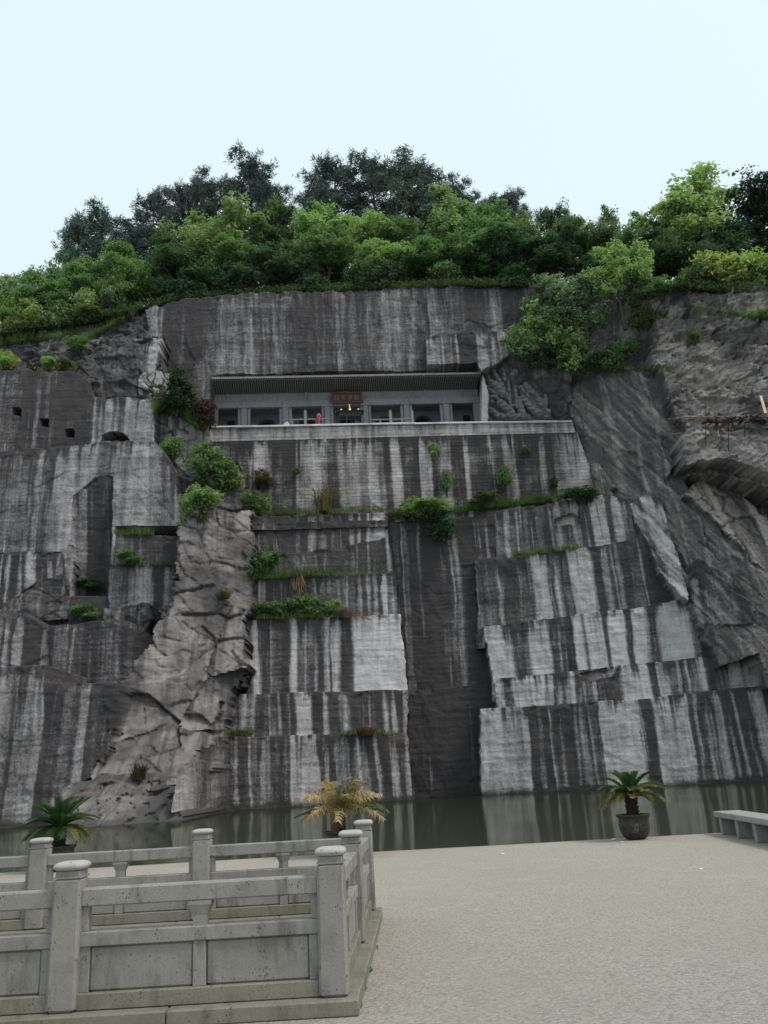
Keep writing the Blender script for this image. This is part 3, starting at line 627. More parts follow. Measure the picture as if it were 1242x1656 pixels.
# ------------------------------------------------------------------ plaza and pond
GZ0 = -0.12; WZ = -0.5; EDGE = 22.35
def mat_plaza():
    m, t, b, o = newmat('rough_plaza_concrete'); g = NG(t)
    c = g.coord(); w = g.noise(c, 14, 3, .6)
    f = g.noise(c, 55, 8, .75); big = g.noise(c, .35, 5, .6); mid = g.noise(c, 2.6, 5, .65)
    mu = g.n('ShaderNodeTexVoronoi'); mp = g.n('ShaderNodeMapping'); cc = g.n('ShaderNodeTexCoord'); g.l(cc.outputs['Object'], mp.inputs[0]); mp.inputs[3].default_value = (22, 30, 20)
    add = g.n('ShaderNodeVectorMath', operation='ADD'); g.l(mp.outputs[0], add.inputs[0]); g.l(w, add.inputs[1]); g.l(add.outputs[0], mu.inputs['Vector']); mu.inputs['Scale'].default_value = 1.0
    col = g.mix(g.ramp(f, .32, .72), rgb(.262, .232, .203), rgb(.50, .450, .398))
    col = g.mix(g.math('MULTIPLY', g.ramp(mu.outputs[0], .42, .8), .40), col, rgb(.17, .15, .13))
    col = g.mix(g.math('MULTIPLY', g.ramp(big, .40, .70), .5), col, rgb(.31, .28, .24))
    col = g.mix(g.math('MULTIPLY', g.ramp(mid, .52, .78), .30), col, rgb(.50, .455, .40))
    wear = g.noise(c, 7, 5, .7); col = g.mix(g.math('MULTIPLY', g.ramp(wear, .55, .8), .35), col, rgb(.21, .19, .165))
    g.l(col, b.inputs['Base Color']); b.inputs['Roughness'].default_value = .93; b.inputs['Specular IOR Level'].default_value = .15
    h = g.math('ADD', f, g.math('MULTIPLY', mu.outputs[0], -.8))
    g.l(g.bump(h, .9, .02), b.inputs['Normal'])
    return m
px = np.concatenate([np.arange(-70, -20, 2.5), np.arange(-20, 20, .25), np.arange(20, 71, 2.5)]); py = np.concatenate([np.arange(-30, 4, 2.0), np.linspace(4, EDGE, 60)])
PX, PY = np.meshgrid(px, py); PZ = GZ0 + .03 * (fbm(PX * .3, PY * .3, 3, 1) - .5) * (PY > 12) 
PY[-1] += .10 * (fbm(px * .8, px * 0 + 2, 4, 3) - .5)
PV = np.stack([PX.ravel(), PY.ravel(), PZ.ravel()], 1); a1, a2 = PX.shape
low = PV[-a2:].copy(); low[:, 2] = -1.6
PV = np.vstack([PV, low]); ii = np.arange((a1 + 1) * a2).reshape(a1 + 1, a2)
F = np.stack([ii[:-1, :-1].ravel(), ii[:-1, 1:].ravel(), ii[1:, 1:].ravel(), ii[1:, :-1].ravel()], 1)
plaza = link(bpy.data.objects.new('plaza_ground', mesh_np('plaza_ground', PV, F, mat_plaza())))
tag(plaza, 'beige rough concrete plaza', kind='structure')
def mat_water():
    m, t, b, o = newmat('pond_water'); g = NG(t)
    c = g.coord(scale=(1, .35, 1)); f = g.noise(c, 1.2, 3, .5); nb = g.bump(f, .035, .05)
    t.nodes.remove(b); df = g.n('ShaderNodeBsdfDiffuse'); df.inputs[0].default_value = rgb(.050, .056, .036)
    gl = g.n('ShaderNodeBsdfGlossy'); gl.inputs[0].default_value = rgb(.60, .625, .55); gl.inputs[1].default_value = .06; g.l(nb, gl.inputs['Normal'])
    fr = g.n('ShaderNodeFresnel'); fr.inputs[0].default_value = 1.33; ms = g.n('ShaderNodeMixShader'); g.l(fr.outputs[0], ms.inputs[0]); g.l(df.outputs[0], ms.inputs[1]); g.l(gl.outputs[0], ms.inputs[2]); g.l(ms.outputs[0], o.inputs[0])
    return m
water = MB().add([(-75, EDGE - .3, WZ), (75, EDGE - .3, WZ), (75, 103, WZ), (-75, 103, WZ)], [(0, 1, 2, 3)]).build('pond_water', mat_water())
tag(water, 'still dark green pond at the cliff foot', kind='structure')
# ------------------------------------------------------------------ stone balustrade round the sunken court
bal = empty('stone_balustrade', (-0.605, 7.52, GZ0))
tag(bal, 'weathered grey stone balustrade with pillow-capped posts enclosing a court on the plaza', 'balustrade')
bal_inv = Matrix.Translation((0.605, -7.52, -GZ0))
def bpart(mb, name, mat, parent=bal, smooth=False):
    mb.v = [tuple(bal_inv @ Vector(p)) for p in mb.v]
    return mb.build(name, mat, parent, smooth)
PW = .235
def make_post(x, y, rz):
    p = bpart(MB().box((x, y, .489), (PW, PW, .978), rz, .965, .022), 'post', M_FENCE)
    k = MB().box((x, y, 1.004), (.20, .20, .056), rz, 1, .006); k.box((x, y, .982), (.225, .225, .014), rz)
    bpart(k, 'post_neck', M_FENCE, p)
    prof = [(.085, 0), (.112, .006), (.130, .024), (.130, .042), (.118, .058), (.085, .068), (.03, .072)]
    c = MB().lathe((0, 0, 0), prof, 32, 1, 1, 5); ca, sa = math.cos(rz), math.sin(rz)
    c.v = [(x + a * ca - b * sa, y + a * sa + b * ca, 1.032 + q) for a, b, q in c.v]
    bpart(c, 'post_cap', M_CAP, p, True)
def make_bay(p0, p1):
    a = Vector(p0); b = Vector(p1); d = (b - a); L = d.length; d.normalize(); rz = math.atan2(d.y, d.x)
    def at(s): q = a + d * s; return (q.x, q.y)
    i0, i1 = PW / 2 - .012, L - PW / 2 + .012; mid = L / 2; w = i1 - i0
    cx, cy = at(mid)
    bpart(MB().box((cx, cy, .8195), (w, .135, .139), rz, 1, .012), 'handrail', M_FENCE)
    bpart(MB().box((cx, cy, .5085), (w, .125, .109), rz, 1, .008), 'waist_rail', M_FENCE)
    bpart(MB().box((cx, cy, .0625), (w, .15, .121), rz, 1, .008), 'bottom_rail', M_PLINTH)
    # bracket: stem, flared cup
    k = MB().box((cx, cy, .605), (.115, .085, .09), rz)
    bw, tw = .125, .185
    cup = MB().box((0, 0, .681), (bw, .09, .066)); cup.v = [(vx * (tw / bw if vz > .68 else 1), vy * (1.35 if vz > .68 else 1), vz) for vx, vy, vz in cup.v]
    cup.box((0, 0, .7325), (.19, .128, .037), 0, 1, .004)
    ca, sa = math.cos(rz), math.sin(rz); k.add([(cx + vx * ca - vy * sa, cy + vx * sa + vy * ca, vz) for vx, vy, vz in cup.v], cup.f)
    bpart(k, 'bracket', M_FENCE)
    m = .105
    bpart(MB().box((cx, cy, .288), (m, .095, .334), rz, 1, .006), 'mullion', M_FENCE)
    for s in (i0 + .045, i1 - .045):
        q = at(s); bpart(MB().box((q[0], q[1], .288), (.088, .09, .332), rz, 1, .005), 'jamb', M_FENCE)
        q = at(s - math.copysign(.012, s - mid) * -1); bpart(MB().box((q[0], q[1], .657), (.062, .08, .19), rz, 1, .005), 'jamb', M_FENCE)
    for s0, s1 in ((i0 + .085, mid - m / 2 + .004), (mid + m / 2 - .004, i1 - .085)):
        q = at((s0 + s1) / 2); bpart(MB().box((q[0], q[1], .2885), (s1 - s0, .062, .336), rz, 1, .02), 'panel', M_FENCE)
front = [(-4.915, 7.46), (-2.76, 7.49), (-.605, 7.52)]
side = [(-.605, 7.52), (-.558, 9.72), (-.51, 11.92)]
back = [(-6.96, 11.86), (-4.81, 11.88), (-2.66, 11.90), (-.51, 11.92)]
for p in [front[0], front[1], front[2], side[1], side[2], back[2], back[1], back[0]]: make_post(p[0], p[1], .014)
for run in (front, side, back):
    for i in range(len(run) - 1): make_bay(run[i], run[i + 1])
def plinth_run(p0, p1, e0, e1):
    a = Vector(p0); b = Vector(p1); d = (b - a).normalized(); rz = math.atan2(d.y, d.x); a = a - d * e0; b = b + d * e1; L = (b - a).length
    n = max(1, round(L / 1.45)); 
    for i in range(n):
        s = a + d * (L * (i + .5) / n)
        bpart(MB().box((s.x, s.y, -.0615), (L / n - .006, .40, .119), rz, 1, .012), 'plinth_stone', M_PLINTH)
plinth_run(front[0], front[2], 0, .20); plinth_run(side[0], side[2], -.203, -.203); plinth_run(back[0], back[3], 0, .20)

# ------------------------------------------------------------------ stone bench at the pond edge
z_b = .40
A_ = atZ(1153, 1312, z_b); C_ = atZ(1240, 1325, z_b)
bd = Vector((C_[0] - A_[0], C_[1] - A_[1], 0)); bl = bd.length + 1.6; bd.normalize(); brz = math.atan2(bd.y, bd.x)
perp = Vector((-bd.y, bd.x, 0)); W_ = .62
if perp.x < 0: perp = -perp
b0 = Vector((A_[0], A_[1], 0))
bc = b0 + bd * bl / 2 + perp * W_ / 2
bench = empty('stone_bench', (bc.x, bc.y, GZ0)); tag(bench, 'long grey stone bench with slab legs at the pond edge beside the potted cycad', 'bench')
M_BENCH = mat_stone('bench_stone', (.30, .295, .285), (.12, .12, .11), True, 1.0, .5)
MB().box((0, 0, z_b - GZ0 - .065), (bl, W_, .13), brz, 1, .015).build('seat', M_BENCH, bench)
for q in np.linspace(-bl / 2 + .25, bl / 2 - .25, 5):
    c = bd * float(q); MB().box((c.x, c.y, (z_b - GZ0 - .13) / 2), (.16, W_ - .12, z_b - GZ0 - .131), brz, 1, .01).build('leg', M_BENCH, bench)
MB().box((perp.x * .1, perp.y * .1, .20), (bl - .5, .10, .34), brz, 1, .01).build('stretcher', M_BENCH, bench)

# ------------------------------------------------------------------ potted cycads
M_POT = mat_plain('glazed_pot', (.040, .036, .030), .45, .45, 14)
M_POTR = mat_plain('pot_relief', (.105, .095, .075), .6, .4, 14)
def make_pot(x, y, label):
    p = empty('flower_pot', (x, y, GZ0)); tag(p, label, 'flower pot', 'dark pots along the pond edge')
    prof = [(.20, 0), (.235, .012), (.285, .06), (.335, .15), (.362, .26), (.368, .36), (.360, .44), (.362, .49), (.395, .52), (.42, .545), (.415, .57), (.365, .575), (.345, .54), (.335, .50)]
    MB().lathe((0, 0, 0), prof, 36).build('body', M_POT, p, True)
    MB().lathe((0, 0, 0), [(.02, .49), (.2, .505), (.336, .497), (.336, .47)], 24).build('soil', M_SOIL, p)
    for a0 in (-1.75, 1.4):
        r = MB()
        pts = [(a0 + .22 * math.cos(t * 1.3) * (.5 + t / 9), .27 + .09 * math.sin(t * 1.9)) for t in np.linspace(-3, 3, 26)]
        pts = [((.352 + .12 * (h - .25)) * math.cos(a), (.352 + .12 * (h - .25)) * math.sin(a), h) for a, h in pts]
        r.tube(pts, [.008 + .016 * math.sin(math.pi * i / 25) for i in range(26)], 6)
        for k in range(7):
            a = a0 + random.uniform(-.5, .5); h = .28 + random.uniform(-.12, .12); rr = .350 + .12 * (h - .25)
            r.tube([(rr * math.cos(a + t * .09), rr * math.sin(a + t * .09), h + .03 * math.sin(t * 2.5 + k)) for t in range(-1, 3)], .011, 5)
        r.build('relief', M_POTR, p, True)
    return p
def make_frond(L, elev, droop, curl, nleaf, leaflen, dry=False, seed=0):
    """arching pinnate frond in the local XZ plane, base at the origin"""
    rnd = random.Random(seed); n = 14; pts = []; x = z = 0; a = elev
    for i in range(n + 1):
        pts.append(Vector((x, 0, z))); t = i / n
        a = elev - droop * t ** 1.4; x += math.cos(a) * L / n; z += math.sin(a) * L / n
    mb = MB(); mb.tube(pts, [.011 * (1 - .8 * i / n) + .002 for i in range(n + 1)], 5)
    for i in range(nleaf):
        t = .10 + .90 * (i + .5) / nleaf; f = t * n; k = min(int(f), n - 1); p = pts[k].lerp(pts[k + 1], f - k); tg = (pts[k + 1] - pts[k]).normalized(); up = Vector((-tg.z, 0, tg.x))
        ll = leaflen * math.sin(math.pi * (.12 + .80 * t)) ** .6 * (.85 + .3 * rnd.random())
        for sgn in (-1, 1):
            if dry and rnd.random() < .12: continue
            lift = .50 + .25 * rnd.random(); fw = .55 + .5 * t
            dr = (Vector((0, sgn, 0)) + tg * fw + up * (lift - (1.1 * rnd.random() if dry else 0))).normalized()
            w = tg * .010 * (1.5 if dry else 1.25)
            q1 = p + dr * ll * .55; q2 = p + dr * ll - up * ll * curl * (1.5 if dry else .4) + (Vector((rnd.uniform(-1, 1), rnd.uniform(-1, 1), rnd.uniform(-1, .3))) * ll * .3 if dry else Vector())
            mb.add([p - w, p + w, q1 + w * 1.1, q1 - w * 1.1, q2], [(0, 1, 2, 3), (3, 2, 4)])
    return mb
def make_cycad(x, y, zb, th, R, specs, label, seed, tr=.12):
    c = empty('cycad', (x, y, zb)); tag(c, label, 'cycad', 'potted cycads by the pond')
    rnd = random.Random(seed); t = MB(); n = 10
    t.lathe((0, 0, 0), [(tr * (1.15 - .1 * math.sin(i * 2.4) * .6 - .1 * i / n), th * i / n) for i in range(n + 1)], 14)
    for i in range(60):                                            # old leaf bases
        a = i * 2.4; h = th * (i + .5) / 60; d = Vector((math.cos(a), math.sin(a), .55)).normalized(); q = Vector((math.cos(a) * tr * .95, math.sin(a) * tr * .95, h))
        t.tube([q, q + d * .06], [.03, .012], 5)
    t.build('trunk', M_TRUNKC, c)
    for i, (az, el, L, droop, col, dry) in enumerate(specs):
        mb = make_frond(L * R, math.radians(el), math.radians(droop), .3, 30, .17 * R + .03, dry, seed * 100 + i)
        o = mb.build('frond', M_GRASS, c); o.location = (.04 * math.cos(math.radians(az)), .04 * math.sin(math.radians(az)), th - .02); o.rotation_euler = (0, 0, math.radians(az)); o.color = col
    return c
def ring(n, el, L, droop, cols, rnd, dry=0.0, off=0.0):
    r = []
    for i in range(n):
        r.append((360 * i / n + off + rnd.uniform(-9, 9), el + rnd.uniform(-7, 7), L * rnd.uniform(.88, 1.08), droop + rnd.uniform(-10, 12), rnd.choice(cols) + (1,), rnd.random() < dry))
    return r
G1 = (.034, .068, .027); G2 = (.052, .088, .033); G3 = (.13, .125, .05); Y1 = (.40, .30, .19); Y2 = (.30, .215, .125); B1 = (.22, .13, .06); GG = (.17, .20, .15)
rnd = random.Random(3)
pr_ = atZ(1029, 1357, GZ0)
make_pot(pr_[0], pr_[1], 'dark round pot with raised pattern standing left of the stone bench')
make_cycad(pr_[0], pr_[1], GZ0 + .50, .52, .95, ring(9, 62, .80, 45, [G1, G2, G2], rnd, 0, 8) + ring(13, 33, .88, 55, [G2, G2, G3, G3], rnd, .2) + ring(13, 6, .80, 50, [G2, G3, G3, Y2], rnd, .3, 12), 'green and yellowing cycad in the pot beside the stone bench', 1)
pl_ = atY(93, 1404, 21.9)
make_pot(pl_[0], 21.9, 'dark pot behind the balustrade under the lush green cycad')
make_cycad(pl_[0], 21.9, GZ0 + .50, .52, .96, ring(12, 62, .95, 40, [G1, G1, G2], rnd, 0, 8) + ring(12, 36, .95, 60, [G1, G2, G1], rnd, .05) + ring(15, 0, .88, 62, [G1, G2, G1, G3], rnd, .15, 12), 'lush dark green cycad behind the balustrade near the pond', 2)
pc_ = atY(553, 1381, 21.7)
make_pot(pc_[0], 21.7, 'dark pot hidden behind the balustrade under the withered cycad')
make_cycad(pc_[0], 21.7, GZ0 + .50, .58, 1.22, ring(8, 70, .72, 45, [Y1, Y1, Y2, GG], rnd, .8, 8) + ring(13, 42, .90, 62, [Y1, Y1, Y2, Y1], rnd, .85) + ring(11, 14, .92, 55, [Y1, Y2, Y1, G3], rnd, .8, 12) + [(100, -6, .8, 20, G1 + (1,), False), (-12, 2, .95, 25, G1 + (1,), False), (190, 0, .9, 20, G2 + (1,), False), (215, -70, .55, 10, B1 + (1,), True), (170, -75, .5, 10, B1 + (1,), True)], 'withered straw-yellow cycad behind the corner of the balustrade', 3, .075)

# ------------------------------------------------------------------ the rock-cut hall on the terrace
hang = math.atan(TS); YF0 = 95.0
zc = float(onplane(620, 683.5, *plane1(640, 690, 89.55, TS, 0))[2])
HO = Vector((0, YF0, zc - .02)); hax = Vector((math.cos(hang), math.sin(hang), 0)); hay = Vector((-math.sin(hang), math.cos(hang), 0))
hall = empty('temple_hall', HO, hang); tag(hall, 'stone temple hall cut into the cliff, with tiled eaves and seven bays', 'temple hall')
def hl(u, v, dy):
    """photo pixel -> hall coordinates on the plane dy in front of / behind the facade"""
    off = dy / math.cos(hang)
    w = Vector(onplane(u, v, YF0 + off, TS, 0)) - HO
    return w.dot(hax), w.z
def hx_(u, v=670, dy=0): return hl(u, v, dy)[0]
zl = hl(560, 657, 0)[1]; zfz = hl(560, 648, 0)[1]; zr = hl(560, 637, 0)[1]; ze = hl(560, 610.5, -2.9)[1]
x0, x1 = hx_(341), hx_(780)
MB().box(((x0 + x1) / 2, -.3, -.10), (x1 - x0 + 2, 9.6, .2)).build('floor', M_HALL, hall)
cols = [(385, 405), (452, 472), (520, 539), (583, 600), (648, 667), (712, 732)]
edges = [hx_(342)] + [hx_((a + b) / 2) for a, b in cols] + [hx_(776)]
for a, b in cols:
    c0, c1 = hx_(a), hx_(b); cx = (c0 + c1) / 2; w = c1 - c0
    k = MB().box((cx, 0, zfz / 2), (w * .50, .75, zfz), 0, 1, .08); k.box((cx, -.02, .22), (w * .64, .95, .44), 0, .9, .05)
    o = k.build('column', M_HALL, hall)
    MB().box((cx, -.05, zl + .02), (w * .86, .86, .30), 0, 1.12, .04).build('capital', M_HALL, o)
    for s in (-1, 1): MB().box((cx + s * w * .385, .06, zl / 2 - .01), (w * .23, .42, zl + .03), 0, 1, .03).build('door_jamb', M_HALL, o)
for e in (edges[0] + .35, edges[-1] - .3): MB().box((e, .1, zl / 2), (.9, .6, zl)).build('end_pier', M_HALL, hall)
for i in range(7):
    a, b = edges[i], edges[i + 1]
    MB().box(((a + b) / 2, .02, (zl + zfz) / 2), (b - a - .01, .55, zfz - zl), 0, 1, .03).build('lintel', M_HALL, hall)
    f = MB().box(((a + b) / 2, .14, (zfz + zr) / 2 + .15), (b - a - .01, .40, zr - zfz + .3))
    fo = f.build('frieze', M_HALL, hall)
    g = MB()                                                    # carved band on the frieze
    nn = max(3, int((b - a) / .55))
    for q in range(nn):
        xx = a + (b - a) * (q + .5) / nn
        g.lathe((0, 0, 0), [(.01, 0), (.16, .02), (.20, .05), (.12, .09), (.02, .10)], 9); kx = len(g.v) - 45
        g.v[kx:] = [(xx + p[0], -.06 - p[2], zfz + .42 + p[1] * 1.1 + .10 * math.sin(q * 2.1)) for p in g.v[kx:]]
    g.build('carving', M_HALL, fo)
    MB().box(((a + b) / 2, -.10, zr - .12), (.26, .30, .7), 0, 1.2, .03).build('bracket', M_HALL, fo)
# inner back wall with arched doorways
for i in range(7):
    a, b = edges[i] - (.4 if i == 0 else 0), edges[i + 1] + (.4 if i == 6 else 0); yb = 3.3; cxm = (a + b) / 2
    arch = 0 < i < 6
    zt = hl(428, 677.5, yb)[1]; hw = 1.12 if arch else .45
    if not arch: cxm = hx_(374 if i == 0 else 755, 680, yb)
    xs = sorted(set([a, b] + [cxm + hw * t for t in np.linspace(-1, 1, 17)])); H_ = zl + .6
    def open_z(x):
        t = (x - cxm) / hw
        if abs(t) > 1.0001: return 0
        return zt - .9 + .9 * math.sqrt(max(0, 1 - t * t)) if arch else zt - .15
    mb = MB()
    for p, q in zip(xs[:-1], xs[1:]):
        mids = (p + q) / 2; inside = abs(mids - cxm) < hw
        zp, zq = (open_z(p), open_z(q)) if inside else (0, 0)
        mb.add([(p, yb, zp), (q, yb, zq), (q, yb, H_), (p, yb, H_)], [(0, 1, 2, 3)])
        if inside: mb.add([(p, yb, zp), (q, yb, zq), (q, yb + 1.2, zq), (p, yb + 1.2, zp)], [(0, 1, 2, 3)])
    w_ = mb.build('inner_wall', M_HALL, hall)
    MB().box((cxm, yb + 1.3, zt / 2), (hw * 2 + .4, .2, zt + .6)).build('doorway', M_DARK, w_)  # near-black panel paints the unlit depth behind the opening
MB().box(((x0 + x1) / 2, 2.0, zl + .75), (x1 - x0 + 1, 4.2, .3)).build('ceiling', M_HALL, hall)
for sx_ in (x0 - .2, x1 + .2): MB().box((sx_, 1.7, zl / 2), (.3, 3.6, zl + 1.2)).build('side_wall', M_HALL, hall)
# eaves
rx0, rx1 = hx_(344, 620, -1.5), hx_(774, 620, -1.5)
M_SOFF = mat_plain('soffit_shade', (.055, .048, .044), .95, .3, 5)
roof = MB()
roof.add([(rx0, -2.95, ze + .10), (rx1, -2.95, ze + .10), (rx1, 1.2, ze + 1.5), (rx0, 1.2, ze + 1.5), (rx0, -2.95, ze + .26), (rx1, -2.95, ze + .26), (rx1, 1.2, ze + 1.75), (rx0, 1.2, ze + 1.75)],
         [(0, 1, 2, 3), (4, 5, 6, 7), (0, 1, 5, 4), (1, 2, 6, 5), (2, 3, 7, 6), (3, 0, 4, 7)])
roof = roof.build('roof', M_ROOF, hall)
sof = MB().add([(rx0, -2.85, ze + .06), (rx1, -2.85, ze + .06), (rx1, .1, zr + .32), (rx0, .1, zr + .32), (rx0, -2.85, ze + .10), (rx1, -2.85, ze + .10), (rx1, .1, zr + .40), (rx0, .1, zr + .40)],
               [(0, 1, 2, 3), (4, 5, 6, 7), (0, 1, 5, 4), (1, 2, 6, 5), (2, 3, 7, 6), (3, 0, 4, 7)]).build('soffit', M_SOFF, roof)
sp = .268; n = int((rx1 - rx0) / sp); raf = MB(); til = MB()
for i in range(n):
    xx = rx0 + sp * (i + .5)
    raf.tube([(xx, -2.72, ze - .02), (xx, 0, zr + .22)], .075, 6)
    til.tube([(xx, -3.06, ze + .24), (xx, -2.2, ze + .50)], .095, 8)                                   # round tile end
    til.add([(xx + sp / 2 - .12, -3.02, ze + .20), (xx + sp / 2 + .12, -3.02, ze + .20), (xx + sp / 2, -3.03, ze + .0), (xx + sp / 2 - .12, -2.96, ze + .20), (xx + sp / 2 + .12, -2.96, ze + .20), (xx + sp / 2, -2.97, ze + .0)],
            [(0, 1, 2), (3, 5, 4), (0, 3, 4, 1), (1, 4, 5, 2), (2, 5, 3, 0)])
tag(raf.build('rafters', M_RAFT, roof), kind='stuff')
M_TILEEND = mat_plain('tile_end', (.36, .345, .335), .85, .35, 6)
tag(til.build('tile_ends', M_TILEEND, roof), kind='stuff')
MB().box(((rx0 + rx1) / 2, -2.70, ze - .02 + .10), (rx1 - rx0, .14, .12)).build('eave_board', M_RAFT, roof)

# name plaque under the eaves
pa, pb = hl(536.5, 652, -.75), hl(584.5, 634, -.75)
pw, ph = pb[0] - pa[0], pb[1] - pa[1]; pcx = (pa[0] + pb[0]) / 2
ploc = HO + hax * pcx + hay * -.75 + Vector((0, 0, pa[1]))
plq = empty('name_plaque', ploc, hang); tag(plq, 'dark wooden name plaque with faded gold characters over the middle bay', 'plaque')
MB().box((0, .05, ph / 2), (pw, .12, ph), 0, 1, .01).build('board', M_WOODP, plq)
fr = MB(); M_PFR = mat_plain('plaque_frame', (.085, .05, .04), .6, .3, 10)
for zz in (.06, ph - .06): fr.box((0, -.03, zz), (pw + .14, .16, .16), 0, 1, .03)
for xx in (-pw / 2, pw / 2): fr.box((xx, -.03, ph / 2), (.14, .15, ph - .2), 0, 1, .03)
fr.build('frame', M_PFR, plq)
M_GILT = mat_plain('faded_gilding', (.22, .15, .095), .6, .3, 20, .2)
def strokes(cx, L):
    mb = MB()
    for (xa, za, xb, zb) in L:
        p = Vector((cx + xa * .30, -.025, ph / 2 + za * .42)); q = Vector((cx + xb * .30, -.025, ph / 2 + zb * .42)); mb.tube([p, q], .035, 5)
    mb.build('character', M_GILT, plq)
strokes(pw * .33, [(.55, .8, .55, -.9), (.55, .25, .95, 0), (-.1, .8, -.1, -.8), (-.75, .75, -.1, .75), (-.75, .75, -.75, -.75), (-.75, -.75, -.1, -.75), (-.75, .2, -.1, .2), (-.75, -.25, -.1, -.25)])
strokes(pw * .11, [(-.75, .3, -.45, .9), (-.6, .4, -.6, -.9), (.0, .9, .0, -.9), (.4, .9, .4, -.9), (-.25, .6, .7, .6), (-.25, .1, .7, .1), (-.25, -.3, .7, -.3), (.7, .6, .7, .1)])
strokes(-pw * .11, [(-.6, .9, .6, .9), (-.7, .4, .7, .4), (0, .9, -.6, -.9), (0, .4, .6, -.9), (-.4, -.1, .4, -.1)])
strokes(-pw * .33, [(-.8, .8, -.1, .8), (-.8, .8, -.8, -.8), (-.7, .3, -.1, .3), (-.45, .3, -.45, -.5), (.2, .8, .7, .8), (.2, .1, .8, .1), (.2, .1, .8, -.9), (.8, .1, .1, -.9)])

# incense burner at the terrace edge
def terr(u, dy=-4.35): return HO + hax * hl(u, 686, dy)[0] + hay * dy
TZ = .02
ib = empty('incense_burner', terr(566.5), hang); tag(ib, 'large black iron incense burner with gold finials before the middle bay', 'incense burner')
za_ = hl(566, 677, -4.35)[1]; zb_ = hl(566, 668, -4.35)[1]; zt_ = hl(566, 653, -4.35)[1]; wI = hl(586, 680, -4.35)[0] - hl(547, 680, -4.35)[0]
k = MB(); k.box((0, 0, (za_ + zb_) / 2), (wI * .94, 1.1, zb_ - za_), 0, 1.06, .06); k.box((0, 0, zb_ + .04), (wI * 1.13, 1.35, .10), 0, 1, .03)
body = k.build('trough', M_IRON, ib)
for s in (-1, 1):
    MB().tube([(s * wI * .54, 0, zb_ + .06), (s * wI * .59, 0, zb_ + .16), (s * wI * .61, 0, zb_ + .30)], [.09, .07, .03], 6).build('rim_horn', M_IRON, ib)
    MB().lathe((s * wI * .355, 0, zb_ + .08), [(.11, 0), (.13, .1), (.07, .2), (.13, .32), (.15, .42), (.05, .46)], 10).build('finial', M_GOLD, ib, True)
MB().box((0, 0, zb_ + .17), (wI * .66, .35, .16), 0, .92, .03).build('ridge', mat_plain('dull_brass', (.20, .17, .07), .5, .3, 10, .3), ib)
MB().lathe((0, 0, zb_ + .24), [(.20, 0), (.20, .12), (.11, .2), (.16, .34), (.08, .5), (.10, .6), (.05, .75), (.02, zt_ - zb_ - .2)], 12).build('finial', M_GOLD, ib, True)
for i, fx_ in enumerate((-.44, -.15, .19, .44)):
    for sy in (-.4, .4): MB().tube([(fx_ * wI, sy, za_ + .1), (fx_ * wI * 1.02, sy * 1.1, za_ * .5), (fx_ * wI * .98, sy * 1.05, .02)], [.15, .09, .10], 7).build('leg', M_IRON, ib)
ar = MB()
for a, b in ((-.44, -.15), (-.15, .19), (.19, .44)):
    pts = [(wI * (a + (b - a) * t), -.42, za_ - .06 + .0 - .22 * abs(2 * t - 1) ** 3) for t in np.linspace(0, 1, 11)]; ar.tube(pts, .07, 6)
ar.build('apron', M_IRON, ib)
# railings either side of it
def railing(u0, u1, posts, label, dy=-4.7):
    a = hl(u0, 684, dy)[0]; b = hl(u1, 684, dy)[0]; loc = HO + hax * ((a + b) / 2) + hay * dy
    r = empty('terrace_railing', loc, hang); tag(r, label, 'railing', 'low stone railings on the terrace'); c = (a + b) / 2
    zt = hl(u0, 679, dy)[1]
    MB().box((0, 0, zt), (b - a, .16, .14), 0, 1, .02).build('handrail', M_HALL, r)
    MB().box((0, 0, .16), (b - a, .14, .20), 0, 1, .02).build('bottom_rail', M_HALL, r)
    for up in posts:
        x = hl(up, 684, dy)[0] - c; zp = hl(up, 665 if up in (494, 632, 667) else 677, dy)[1]
        wp = .34 if up in (494, 632, 667) else .16
        k = MB().box((x, 0, zp / 2), (wp, wp, zp), 0, 1, .04)
        if wp > .2: k.box((x, 0, zp + .06), (wp * 1.1, wp * 1.1, .10), 0, .8, .03)
        k.build('post', M_HALL, r)
railing(462, 534, [473, 494, 512, 530], 'low grey stone railing on the terrace, left of the incense burner')
railing(599, 669, [615, 632, 650, 667], 'low grey stone railing on the terrace, right of the incense burner')
vs_ = terr(516, -5.05); vz = empty('flower_stand', vs_, hang); tag(vz, 'red stand with pale pink flowers before the terrace railing', 'flower stand')
zv = hl(516, 676, -5.05)[1]; zv2 = hl(516, 669, -5.05)[1]
MB().lathe((0, 0, 0), [(.20, 0), (.17, .05), (.12, .3), (.12, zv * .6), (.19, zv * .85), (.15, zv)], 14).build('stand', M_RED, vz, True)
fl = MB(); rr = random.Random(5)
for i in range(46):
    d = Vector((rr.gauss(0, 1), rr.gauss(0, 1), rr.gauss(0, 1))).normalized(); p = Vector((0, 0, (zv + zv2) / 2 + .04)) + d * .25 * rr.uniform(.6, 1)
    k = len(fl.v); fl.lathe((0, 0, 0), [(.02, -.03), (.07, 0), (.02, .04)], 6); fl.v[k:] = [tuple(Vector(q) + p) for q in fl.v[k:]]
fl.build('flowers', M_PINK, vz)
hp = terr(462, -5.1); hb = MB().lathe((0, 0, 0), [(.42, 0), (.44, .12), (.38, .3), (.30, .42), (.24, .5), (.05, .55)], 14, 1, .7); hb.v = [(a + .05 * math.sin(9 * b + 5 * c), b, c * (1 + .25 * math.sin(4 * a))) for a, b, c in hb.v]
hb = hb.build('cloth_bundle', mat_plain('pale_cloth', (.42, .34, .31), .8, .3, 8)); hb.location = hp; tag(hb, 'small pinkish bundle at the left end of the terrace railing', 'bundle')

